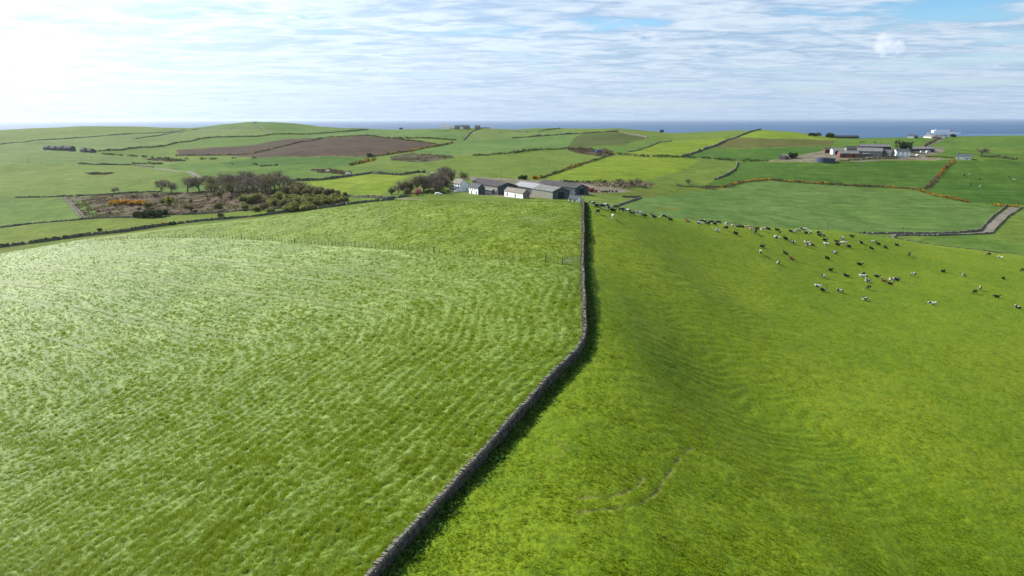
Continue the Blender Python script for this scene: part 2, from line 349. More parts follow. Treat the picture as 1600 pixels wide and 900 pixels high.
def pasture_mat():
    m, t, b = new_mat('grazed_pasture'); g = t.node('ShaderNodeTexCoord'); P = g.outputs['Object']
    n_big = t.noise(P, 0.03, 4, 0.6, 0.5); n_mid = t.noise(P, 0.45, 4, 0.62, 0.3); n_f = t.noise(P, 2.2, 4, 0.65); n_ff = t.noise(P, 8.0, 3, 0.6)
    base = t.mix(t.ramp(n_big, 0.3, 0.7), (0.098, 0.156, 0.004), (0.142, 0.186, 0.008))
    base = t.mix(t.math('MULTIPLY', t.ramp(n_mid, 0.45, 0.70), 0.55), base, (0.062, 0.120, 0.008))
    base = t.mix(t.math('MULTIPLY', t.ramp(n_mid, 0.45, 0.25), 0.35), base, (0.17, 0.19, 0.025))
    base = t.mix(t.ramp(n_f, 0.28, 0.66), t.mix(0.75, base, (0.4, 0.48, 0.35), 'MULTIPLY'), base)
    base = t.mix(t.math('MULTIPLY', t.ramp(n_ff, 0.35, 0.65), 0.5), base, (1.35, 1.3, 1.3), 'MULTIPLY')
    t.link(base, b.inputs['Base Color'])
    b.inputs['Specular IOR Level'].default_value = 0.06; b.inputs['Roughness'].default_value = 0.7
    bp = t.node('ShaderNodeBump'); bp.inputs['Distance'].default_value = 0.16; bp.inputs['Strength'].default_value = 0.9
    t.link(t.math('ADD', t.math('MULTIPLY', n_f, 0.9), t.math('MULTIPLY', n_ff, 0.3)), bp.inputs['Height']); t.link(bp.outputs[0], b.inputs['Normal'])
    attr_mix(m, 'mark', (0.15, 0.13, 0.05), 0.75)
    attr_mix(m, 'rank', (0.035, 0.085, 0.008), 0.8)
    return m
M = {}
M['silage'] = silage_mat(); M['pasture'] = pasture_mat()
M['upper'] = grass_mat('upper_sward', (0.090, 0.145, 0.010), (0.120, 0.168, 0.014), (0.15, 0.19, 0.05), 0.7, 0.9, 0.03, bump=0.2, spec=0.06, rough=0.6)
M['strip'] = grass_mat('strip_sward', (0.078, 0.118, 0.012), (0.098, 0.138, 0.016), (0.11, 0.12, 0.03), 0.6, 0.7, 0.03)
M['bright'] = grass_mat('bright_sward', (0.105, 0.160, 0.012), (0.135, 0.180, 0.016), None, 0.4, 0.6, 0.012, 0.35, R(30))
M['mid'] = grass_mat('mid_sward', (0.062, 0.116, 0.018), (0.082, 0.132, 0.022), None, 0.4, 0.5, 0.010, 0.6, R(20))
M['mid2'] = grass_mat('mid_sward_warm', (0.080, 0.126, 0.018), (0.100, 0.142, 0.024), (0.10, 0.12, 0.03), 0.4, 0.5, 0.012, 0.25, R(-15))
M['deep'] = grass_mat('deep_sward', (0.042, 0.092, 0.014), (0.056, 0.106, 0.016), None, 0.4, 0.5, 0.012, 0.6, R(5))
M['blue'] = grass_mat('blue_green_crop', (0.066, 0.122, 0.026), (0.090, 0.142, 0.036), None, 0.28, 0.4, 0.012, 0.6, R(-8))
M['pale'] = grass_mat('pale_sward', (0.080, 0.128, 0.028), (0.100, 0.144, 0.036), None, 0.25, 0.4, 0.008, 0.6, R(12))
M['olive'] = grass_mat('olive_sward', (0.085, 0.110, 0.018), (0.075, 0.120, 0.014), (0.12, 0.11, 0.03), 0.4, 0.5, 0.03)
M['dark'] = grass_mat('reseeded_dark', (0.050, 0.066, 0.016), (0.060, 0.080, 0.018), None, 0.3, 0.5, 0.02, 0.4, R(70))
M['plough'] = grass_mat('ploughed_soil', (0.050, 0.034, 0.023), (0.066, 0.044, 0.029), None, 0.3, 0.5, 0.02, 0.6, R(-20))
M['brownstrip'] = grass_mat('thin_brown_sward', (0.085, 0.075, 0.022), (0.065, 0.082, 0.018), None, 0.3, 0.5, 0.03, 0.4, R(0))
M['moor'] = grass_mat('moor_scrub', (0.085, 0.058, 0.045), (0.075, 0.070, 0.035), (0.13, 0.095, 0.070), 0.8, 0.35, 0.06, bump=0.6)
M['scrub'] = grass_mat('rough_scrub', (0.060, 0.058, 0.028), (0.080, 0.065, 0.045), (0.06, 0.09, 0.02), 0.8, 0.3, 0.06, bump=0.6)
M['yard'] = grass_mat('farmyard_earth', (0.16, 0.135, 0.105), (0.12, 0.11, 0.075), (0.08, 0.10, 0.03), 0.5, 0.3, 0.05)
M['road'] = grass_mat('lane_surface', (0.15, 0.135, 0.115), (0.19, 0.17, 0.145), (0.11, 0.10, 0.07), 0.3, 0.5, 0.08, bump=0.05)
M['soil'] = M['scrub']

# ------------------------------------------------------------------ the ground, field by field
WALL_PX = [(577,900),(613,857),(650,817),(700,763),(747,713),(790,667),(823,630),(850,597),(880,567),(900,547),(911.7,527),(914,508),(914,487),(911.7,450),(910.7,410),(911,383),(911.7,350),(911.7,322)]
WALL = [near_top(*p, 1.05) for p in WALL_PX]
_d = (WALL[0] - WALL[1]).normalized(); WALL = [WALL[0] + _d * 26] + WALL          # runs on past the frame towards the camera
WALL = [Vector((p.x, p.y, float(hz(p.x, p.y)))) for p in WALL]
WALL_END = [gy(910, 205), gy(905, 240), gy(902, 300)]
FENCE = [near(*p) for p in [(150,376),(230,372.5),(333,371),(406,375),(483,381),(594,388),(694,397),(790,406),(872,413)]]
GATE_A, GATE_B = near(879, 413.5), near(907, 414)
near_left = [WALL[0] + Vector((-0.1, -6, 0))] + WALL + WALL_END[:2]
L_FIELD = near_left + [gy(600, 262), gy(480, 285), gy(300, 292), gy(0, 292), gy(-280, 292), Vector((-400, 40, 0)), Vector((-60, 3, 0)), Vector((-12, 2, 0))]
U_FIELD = [Vector((GATE_B.x, GATE_B.y, 0))] + [p for p in WALL if p.y > GATE_B.y] + WALL_END[:2] + [gy(600, 262), gy(480, 285), gy(300, 292), gy(60, 292)] + FENCE
P_FIELD = near_left[::-1][::1] + [Vector((12, 2, 0)), Vector((60, 3, 0)), Vector((400, 60, 0)), gy(1850, 285), gy(1600, 278), gy(1532, 276), gy(1442, 274), gy(1393, 276), gy(1323, 276), gy(1200, 262), gy(1100, 248), gy(1000, 240)]
# P_FIELD runs down the wall, round below the camera and back along the far brow
FIELDS = [  # (name, material key, outline, label)
 ('field', 'olive', [(0,387.5),(62,379.5),(125,370.5),(200,362.5),(250,354.5),(312,346.5),(362,342.5),(400,339),(460,330.5),(512,325.5),(540,320.5),(600,314.5),('y',700,330),('y',600,250),('y',300,280),('y',0,280),('y',-250,285),('y',-250,372)], 'olive grass slope between the pale crest and the lower stone wall'),
 ('field', 'pale', [(0,226),(50,220),(125,215),(200,210),(250,207.5),(312,201),(400,200.5),(400,214),(337,214.5),(275,224),(225,231),(145,237),(62,231),(0,236),(-200,238),(-200,228)], 'pale green field below the low wall on the far rise'),
 ('field', 'mid2', [(-200,227),(0,225),(50,219),(125,214),(200,209),(250,206.5),(312,200),('y',312,2900),('y',0,2900),('y',-250,2900)], 'hazy olive green hilltop on the far skyline'),
 ('field', 'mid', [(145,237.5),(190,235.5),(225,231.5),(275,224.5),(312,218),(337,215),(375,214.5),(400,214.5),(427,211),(485,210.5),(482,215),(400,226),(275,232),(190,238)], 'narrow green field above the larger ploughed field'),
 ('field', 'pale', [(-200,240),(0,237),(62,231),(145,238.5),(225,247),(290,252),(257,258),(207,257.5),(122,255.5),(0,257),(-200,259)], 'pale smooth field in front of the far stone farmstead'),
 ('field', 'mid2', [(190,238.5),(275,232.5),(278,243),(340,243),(400,246),(340,254),(290,251),(225,246.5)], 'thin yellow green strip beside the ploughed field'),
 ('field', 'mid2', [(-200,260),(0,257.5),(122,256),(207,258),(240,262),(307,275),(270,286),(250,300),(175,303.5),(100,308),(25,309),(-200,310)], 'broad green field with a dark damp hollow'),
 ('field', 'mid', [(-200,311),(25,309.5),(100,308.5),(129,342),(112,345),(50,350),(0,356),(-200,366)], 'plain green field beside the stony lane'),
 ('field', 'strip', [(-200,367),(0,356.5),(112,345.5),(155,341.5),(262,336.5),(350,332.5),(440,326.5),(400,338),(312,346),(200,362),(125,370),(0,387),(-200,405)], 'yellow green strip field above the lower stone wall'),
 ('heath', 'moor', [(131,342),(105,309),(175,304),(250,301),(330,298),(400,298),(450,298),(545,315),(512,325),(440,326),(350,332),(262,336),(155,341)], 'brown heath of dead bracken round the gorse'),
 ('field', 'mid', [(118,312),(140,317),(156,337),(136,340)], 'small green patch at the edge of the brown heath'),
 ('field', 'mid', [(307,275),(290,268),(257,258),(290,252),(340,254),(360,262),(430,258),(500,262),(550,258),(590,262),(650,269),(580,271),(537,277),(447,284),(400,298),(330,297),(250,300),(270,286)], 'green field behind the bare wood'),
 ('field', 'deep', [(340,254),(400,247),(437,244.5),(500,244.5),(575,245),(583,249),(560,257),(500,262),(430,258),(360,262)], 'smooth deep green rise below the ploughed field'),
 ('field', 'bright', [(447,284.5),(537,277.8),(580,271.8),(640,275),(618,288),(595,305),(545,306),(520,296)], 'bright lime field between the bare wood and the farmhouse trees'),
 ('field', 'mid2', [(583,249),(612,242),(650,254),(690,252),(660,262),(690,272),(640,275),(650,269),(590,262),(560,257)], 'soft green field under the gorse hedge'),
 ('ploughed_field', 'plough', [(275,234),(340,230),(400,226),(482,215),(505,216),(462,224),(400,239),(362,242.5),(280,243)], 'upper strip of brown ploughed soil beyond the hedge'),
 ('ploughed_field', 'plough', [(362,243),(400,239.4),(462,224.6),(505,216.5),(550,213.5),(590,215),(620,218),(650,221.5),(682,226.5),(645,237),(612,241),(585,245),(575,244.5),(500,244.2),(437,244),(400,246.5)], 'large ploughed brown field on the rounded hill'),
 ('rough_ground', 'scrub', [(610,244),(645,239),(705,243),(712,246),(690,250),(650,254),(612,251)], 'brown rough ground under the ploughed hill'),
 ('field', 'mid2', [(652,262),(690,252),(712,246),(742,244),(800,241),(825,236.5),(882,233.5),(955,244),(912,256.5),(875,269.5),(845,279.5),(800,277),(725,275),(690,272)], 'large green field sloping up behind the farmhouse'),
 ('field', 'blue', [(645,237),(682,228),(712,221),(800,216.5),(845,213.5),(907,209.5),(897,215),(887,230.5),(825,236),(742,243.5),(705,243)], 'blue green crop field on the middle rise'),
 ('field', 'pale', [(712,220.5),(725,218.5),(737,206.5),(765,200.5),('y',765,1700),('y',880,1700),(880,203),(907,208.5),(845,213),(800,216)], 'pale field below the far wall on the crest'),
 ('field', 'blue', [(485,210),(500,209),(540,206),(575,203),(690,203),(737,205.5),(725,218),(712,219),(662,216),(590,213),(550,212.5),(505,215.5),(482,214.5)], 'pale blue green field above the ploughed hill'),
 ('field', 'mid', [(312,200.5),(400,200),(427,210),(485,210),(540,205.5),(575,202),('y',575,2400),('y',312,2800)], 'rounded green hill highest on the skyline'),
 ('field', 'dark', [(907,209.5),(967,207),(1010,216),(975,227.5),(915,229),(888,230),(897,215)], 'dark olive field with a bare brown strip'),
 ('field', 'mid', [(888,231),(915,229.5),(975,228),(1012,216.5),(1052,219),(982,238),(960,242),(955,243.5)], 'green field below the dark olive one'),
 ('field', 'mid2', [('y',880,1750),(880,203),(907,208.5),(967,206.5),(985,210),(1012,216),(1052,218.5),(1060,210),('y',1060,1600)], 'green brow against the blue sea'),
 ('field', 'bright', [(982,238.5),(1052,219.5),(1130,215),(1137,219),(1100,234),(1067,245),(1012,245),(962,242)], 'bright grass slope beside the long straight wall'),
 ('field', 'mid2', [(1052,219),(1060,209),('y',1060,1500),('y',1189,1500),(1189,203.5),(1137,219),(1130,214.5)], 'rounded green brow before the straight wall'),
 ('field', 'bright', [(1190,203),('y',1190,1500),('y',1310,1300),(1308,218.5),(1200,216.5),(1150,214.5)], 'bright green hilltop field next to the sea'),
 ('field', 'brownstrip', [(1150,214.8),(1200,217),(1307,219),(1300,229),(1200,231),(1110,231)], 'brown thin strip field under the bright hilltop'),
 ('field', 'deep', [(1110,231.5),(1200,231.5),(1300,229.5),(1290,236),(1225,249),(1200,252),(1130,249.5),(1068,245)], 'deep green field below the brown strip'),
 ('field', 'bright', [(850,277.5),(878,269.5),(915,256.8),(960,244.5),(1012,246),(1065,247),(1095,249.5),(1075,262),(1007,282),(925,286)], 'vivid lime field beyond the farm sheds'),
 ('field', 'mid2', [(1095,249.5),(1152,252.5),(1147,267),(1117,281),(1100,292),(1057,289),(1007,282.5),(1075,262)], 'plain green field right beside the vivid lime one'),
 ('field', 'deep', [(1152,253),(1200,254),(1265,254),(1350,252.5),(1487,250.5),(1475,265),(1445,296),(1412,294),(1325,290),(1237,284),(1162,284),(1137,292),(1100,292.5),(1117,281),(1147,267)], 'deep green field sloping below the hillside farm'),
 ('field', 'deep', [(1491,252),(1600,251),(1750,252),(1750,322),(1600,320),(1560,320),(1512,316),(1446,299),(1475,266)], 'deep green grazing field beyond the gorse hedge'),
 ('field', 'mid', [(1440,246),(1487,247),(1600,249),(1750,250),('y',1750,1400),('y',1310,1300),(1308,219.5),(1301,231),(1380,234),(1470,232)], 'green headland field above the hillside farm'),
 ('field', 'blue', [(1002,309),(1100,298),(1137,292.5),(1162,284.5),(1200,281.5),(1325,290.5),(1437,298.5),(1512,316.5),(1560,321),(1545,340),(1528,361),(1450,364.5),(1340,365),('y',1300,330),('y',1200,300),('y',1000,262),('y',930,250),(960,324)], 'wide smooth blue green field in the valley'),
 ('field', 'olive', [(925,286.5),(1007,282.8),(1057,290),(1100,293),(1100,297.5),(1002,308.5),(930,304)], 'rough olive ground by the reeds'),
 ('field', 'mid2', [(1600,322),(1750,330),(1750,405),('y',1750,330),('y',1600,320),(1553,366),(1575,340)], 'green field at the far side of the lane'),
 ('field', 'mid', [(1340,368),(1450,368),(1545,366),(1600,386),('y',1700,340),('y',1700,282),('y',1532,277),('y',1400,277),('y',1323,277),('y',1310,330)], 'plain green hollow between the cattle pasture and lane'),
 ('farmyard', 'yard', [(760,304.5),(800,309),(890,309.5),(930,302),(990,299.5),(950,287),(850,282),(730,276),(745,290)], 'grey earth yard round the lower farm'),
 ('farmyard', 'yard', [(1200,251),(1225,247),(1290,235),(1310,231.5),(1400,232),(1470,229.5),(1478,236),(1445,246),(1487,249.5),(1350,252),(1260,253.5)], 'pale earth yard round the hillside farm'),
 ('rough_ground', 'scrub', [(885,233),(900,231),(955,240),(962,243),(940,245),(905,240)], 'bramble ground round the blue trailer'),
 ('rough_ground', 'scrub', [(485,266),(515,264),(550,270),(540,272.5),(500,270)], 'dark boggy patch with pale boulders'),
 ('rough_ground', 'scrub', [(132,270.5),(150,269.5),(178,270.5),(165,273),(140,273)], 'dark damp hollow in the broad field'),
 ('rough_ground', 'olive', [(1017,326),(1040,323.5),(1070,325),(1060,328),(1025,328.5)], 'brown tinged bare patch in the valley crop'),
 ('rough_ground', 'scrub', [(225,249),(260,246),(290,250.5),(275,253)], 'brown strip of scrub along the field bottom'),
]
ROADS = [
 ([(550,307),(590,308.5),(625,310),(655,312.5),(690,317)], 3.4, 'grey lane leading up to the farmhouse'),
 ([(238,262),(255,264),(275,267),(307,274.5),(340,281)], 5.0, 'pale country road passing behind the bare wood'),
 ([(1585,323.5),(1562,341),(1541,363.5)], 5.2, 'straight gravel lane between two stone walls'),
 ([(1541,363.8),(1500,365.4),(1450,366.8),(1400,366.6),(1340,366.5)], 3.6, 'level stretch of lane along the valley wall'),
 ([(725,277),(750,277.5),(800,281),(845,284)], 4.0, 'pale farm track behind the sheds'),
 ([(1200,251.5),(1240,252),(1270,249)], 3.5, 'pale concrete track into the hillside farm'),
 ([(1470,217),(1458,223),(1446,230)], 5.0, 'narrow earth lane climbing to the white cottages'),
 ([(700,301),(715,299.5),(735,301),(760,305)], 3.5, 'gravel sweep before the white farmhouse'),
]
def row_coord(x, y):
    """metres in from the wall and the fence, rounded at their corner: the rows the field was worked in"""
    dwl, dfe = polydist(x, y, WALL), polydist(x, y, FENCE + [GATE_A, GATE_B]); k = 9.0; h = np.clip(0.5 + 0.5 * (dfe - dwl) / k, 0, 1)
    return dfe * (1 - h) + dwl * h - k * h * (1 - h) + (fbm(x / 14, y / 14, 23, 2) - .5) * 3.0
def build_ground():
    NCOL, uc = 820, None
    us = np.linspace(-1.17, 1.17, NCOL + 1)
    rows = [np.exp(np.linspace(math.log(2), math.log(30), 16))[:-1], np.exp(np.linspace(math.log(30), math.log(120), 330))[:-1],
            np.exp(np.linspace(math.log(120), math.log(300), 330))[:-1], np.exp(np.linspace(math.log(300), math.log(4700), 430))]
    ys = np.concatenate(rows); NR = len(ys)
    U, Yg = np.meshgrid(us, ys, indexing='ij'); X = U * Yg; Z = hz(X, Yg)
    fx = (X[:-1, :-1] + X[1:, :-1] + X[:-1, 1:] + X[1:, 1:]) / 4; fy = (Yg[:-1, :-1] + Yg[:-1, 1:]) / 2
    fid = np.zeros(fx.shape, np.int32)
    names = [('ground', M['mid2'], 'rolling green coastal land running down to the sea')]
    def paint(mask, name, mat, lab, sel=None):
        names.append((name, mat, lab)); fid[mask] = len(names) - 1
    def region(poly):
        xs = [p[0] for p in poly]; y2 = [p[1] for p in poly]; m = np.zeros(fx.shape, bool)
        bb = (fx > min(xs)) & (fx < max(xs)) & (fy > min(y2)) & (fy < max(y2)); m[bb] = inpoly(fx[bb], fy[bb], poly); return m
    nearm = fy < 300
    for name, mk, poly, lab in FIELDS:
        wp = pts(poly); paint(region(wp), name, M[mk], lab)
    for px, w, lab in ROADS:
        wp = pts(px); xs = [p.x for p in wp]; y2 = [p.y for p in wp]
        bb = (fx > min(xs) - 9) & (fx < max(xs) + 9) & (fy > min(y2) - 9) & (fy < max(y2) + 9); m = np.zeros(fx.shape, bool)
        m[bb] = polydist(fx[bb], fy[bb], wp) < w / 2
        paint(m, 'lane', M['road'], lab)
    mL, mU, mP = region(L_FIELD), region(U_FIELD), region(P_FIELD)
    paint(mP, 'pasture', M['pasture'], 'short grazed pasture on which the dairy herd lies'); idP = len(names) - 1
    paint(mL, 'field', M['silage'], 'tall windblown grass field with pale streaks beside the stone wall'); idL = len(names) - 1
    paint(mU & mL, 'field', M['upper'], 'yellow green grass strip on the crest beyond the post fence'); idU = len(names) - 1
    # relief of the sward, only where it is near enough to see
    ni = int(np.searchsorted(ys, 300)); xn, yn = X[:, :ni], Yg[:, :ni]
    def vmask(poly): return inpoly(xn, yn, poly)
    lm, um, pm = vmask(L_FIELD), vmask(U_FIELD), vmask(P_FIELD); lm &= ~um
    dw = polydist(xn, yn, WALL + WALL_END)
    ang = R(32); ca, sa = math.cos(ang), math.sin(ang)
    a, b_ = xn * ca + yn * sa, -xn * sa + yn * ca
    wx, wy = (fbm(xn / 9, yn / 9, 31, 2) - .5) * 6, (fbm(xn / 9, yn / 9, 77, 2) - .5) * 6
    n1 = fbm((a + wx) / 1.9, (b_ + wy) / 0.8, 3, 3, 0.6); n2 = fbm((a + wx) / 0.6, (b_ + wy) / 0.28, 11, 2); n0 = fbm(xn / 14, yn / 14, 23, 2)
    disp = np.zeros(xn.shape); disp += lm * ((n1 - .5) * 0.28 + (n2 - .5) * 0.18)
    n3 = fbm(xn / 1.1, yn / 1.1, 41, 3, 0.6); n4 = fbm(xn / 4.5, yn / 4.5, 51, 2)
    disp += (um * 1.0 + pm * 0.85) * ((n3 - .5) * 0.24 + (n4 - .5) * 0.22)
    mark = np.zeros(xn.shape)
    for L in TRAMS:
        d = polydist(xn, yn, L); k = lm * (1 - sstep(0.24, 0.60, d)) * (0.5 + 0.5 * sstep(0.3, 0.55, fbm(xn / 3, yn / 3, 91, 2))); mark = np.maximum(mark, k)
    disp -= mark * 0.16
    rut = np.zeros(xn.shape)
    for L in RUTS:
        d = polydist(xn, yn, L); k = pm * (1 - sstep(0.06, 0.26, d)) * sstep(0.12, 0.55, fbm(xn / 1.2, yn / 1.2, 17, 2)); rut = np.maximum(rut, k)
    for (cx, cy, rr) in SCUFFS:
        d = np.hypot(xn - cx, (yn - cy) * 0.8); k = 0.5 * pm * (1 - sstep(0, rr, d)) * sstep(0.52, 0.72, fbm(xn / 0.5, yn / 0.5, 29, 2)); rut = np.maximum(rut, k)
    disp -= rut * 0.09
    fade = sstep(0.15, 0.9, dw)
    rowc = row_coord(xn, yn)
    laid = np.clip((0.35 + 0.65 * sstep(0.36, 0.62, n0)) * (0.45 + 0.65 * sstep(70, 150, yn)), 0, 1)  # weight of the painted sheen, stronger farther off
    patch = np.clip((0.35 + 0.65 * sstep(0.4, 0.6, fbm(xn / 11, yn / 11, 63, 2))) * (1 - 0.45 * sstep(120, 190, yn)), 0, 1)
    disp += lm * ((vnoise(rowc / 0.9, (xn + yn) / 9, 71) - .5) * 0.12 + 0.075 * np.sin(rowc * 2 * np.pi / 1.55 + 3 * fbm(xn / 8, yn / 8, 3, 2)))
    # sheep-track ribs along the fall of the pasture
    rib_c = 0.93 * yn - 0.36 * xn + (fbm(xn / 12, yn / 12, 83, 2) - .5) * 9; rib = np.exp(-0.5 * (((xn - 30) / 13) ** 2 + ((yn - 84) / 17) ** 2)) + 0.7 * np.exp(-0.5 * (((xn - 42) / 12) ** 2 + ((yn - 140) / 22) ** 2))
    disp += pm * np.sin(rib_c * 2 * np.pi / 1.9) * 0.07 * rib * (0.4 + fbm(xn / 4, yn / 4, 88, 2))
    rank = pm * (1 - sstep(0.6, 2.4, dw + (n3 - .5) * 2.5)) * 0.9
    disp += rank * 0.14 * n3
    Z[:, :ni] += disp * fade * (1 - sstep(240, 290, yn) * 0.7)
    mk_full = np.zeros(X.shape); mk_full[:, :ni] = np.maximum(mark, rut); ld = np.zeros(X.shape); ld[:, :ni] = laid; rwc = np.zeros(X.shape); rwc[:, :ni] = rowc; ptc = np.zeros(X.shape); ptc[:, :ni] = patch; rk = np.zeros(X.shape); rk[:, :ni] = rank
    V = np.stack([X.ravel(), Yg.ravel(), Z.ravel()], 1)
    idx = np.arange(X.size).reshape(X.shape); Q = np.stack([idx[:-1, :-1], idx[1:, :-1], idx[1:, 1:], idx[:-1, 1:]], -1).reshape(-1, 4); fl = fid.ravel()
    for i, (name, mat, lab) in enumerate(names):
        q = Q[fl == i]
        if len(q) < 2: print('EMPTY FIELD', lab); continue
        uq, inv = np.unique(q, return_inverse=True)
        me = mesh_np(name, V[uq], inv.reshape(-1, 4)); o = link(name, me, mat, label=lab, kind='structure')
        if i in (idP, idL, idU):
            for an, arr in (('mark', mk_full), ('laid', ld), ('rank', rk), ('rowc', rwc), ('patch', ptc)):
                at_ = me.attributes.new(an, 'FLOAT', 'POINT'); at_.data.foreach_set('value', arr.ravel()[uq].astype(np.float32))
    # the land behind and beside the camera, coarse
    an = np.radians(np.linspace(49.4, 310.6, 90)); rr = np.exp(np.linspace(math.log(1.0), math.log(7000), 70)); A, RR = np.meshgrid(an, rr, indexing='ij')
    xx, yy = np.sin(A) * RR, np.cos(A) * RR
    sgn = np.where(np.sin(A) > 0, 1.0, -1.0); w = np.clip((np.cos(A) + 0.66) / 1.31, 0, 1)
    zl = hz(-1.17 * RR * .65, RR * .65); zr = hz(1.17 * RR * .65, RR * .65); back = (zl + zr) / 2
    zb = np.where(sgn > 0, zr, zl) * w + back * (1 - w)
    Vb = np.stack([xx.ravel(), yy.ravel(), zb.ravel()], 1); ib = np.arange(xx.size).reshape(xx.shape)
    Qb = np.stack([ib[:-1, :-1], ib[:-1, 1:], ib[1:, 1:], ib[1:, :-1]], -1).reshape(-1, 4)
    link('ground', mesh_np('ground', Vb, Qb), M['upper'], kind='structure', label='green farmland carrying on behind the viewer')
def scatter_scrub(poly, n, size, mats, label, seed):
    rg = np.random.default_rng(seed); wp = pts(poly); xs = [p.x for p in wp]; y2 = [p.y for p in wp]; C = []
    x, y = rg.uniform(min(xs), max(xs), n * 4), rg.uniform(min(y2), max(y2), n * 4); m = inpoly(x, y, wp) & (fbm(x / 7, y / 7, seed, 3, .6) > .46 + .1 * rg.random(n * 4)); x, y = x[m][:n], y[m][:n]
    hgt = fbm(x / 5, y / 5, seed + 5, 2) ** 2 * 1.6; C = np.stack([x, y, hz(x, y) + rg.random(len(x)) * hgt], 1)
    V, F = leaf_quads(C, size, rg, long=1.4); kind = (fbm(x / 9, y / 9, seed + 9, 2) + rg.normal(size=len(x)) * .08 > .52).astype(int)
    me = mesh_np('bracken', V, F, False, kind); link('bracken', me, [M[k] for k in mats], label=label, kind='stuff')
# wheelings through the tall grass, pairs of lines
TRAM_PX = [[(0,461),(60,469),(140,482),(230,500),(310,515),(400,527)], [(0,467),(60,475.5),(140,490),(230,508),(310,524),(395,536)],
 [(60,418),(140,424),(250,437),(330,450),(430,458),(520,471),(600,487)], [(60,421),(140,428),(250,441.5),(330,455),(430,464),(520,478),(600,495)],
 [(130,396),(200,395),(300,402),(420,412),(520,420),(620,432)], [(130,398),(200,398),(300,405.5),(420,416),(520,424.5),(620,437)],
 [(0,437),(80,447),(170,455),(260,458)], [(0,441),(80,451),(170,460),(255,464)],
 [(380,424),(500,438),(620,455),(720,470)], [(40,520),(110,536),(180,560)]]
TRAMS = [[near(*p) for p in L] for L in TRAM_PX]
RUTS = [[near(*p) for p in [(900,800),(930,797),(965,795),(1000,788),(1022,772),(1040,748),(1062,715),(1080,700)]], [near(*p) for p in [(905,778),(950,777),(975,770),(998,757),(1005,745)]]]
SCUFFS = [(near(875,705).x, near(875,705).y, 2.5), (near(840,745).x, near(840,745).y, 1.2), (near(1065,855).x, near(1065,855).y, 1.6)]
build_ground()
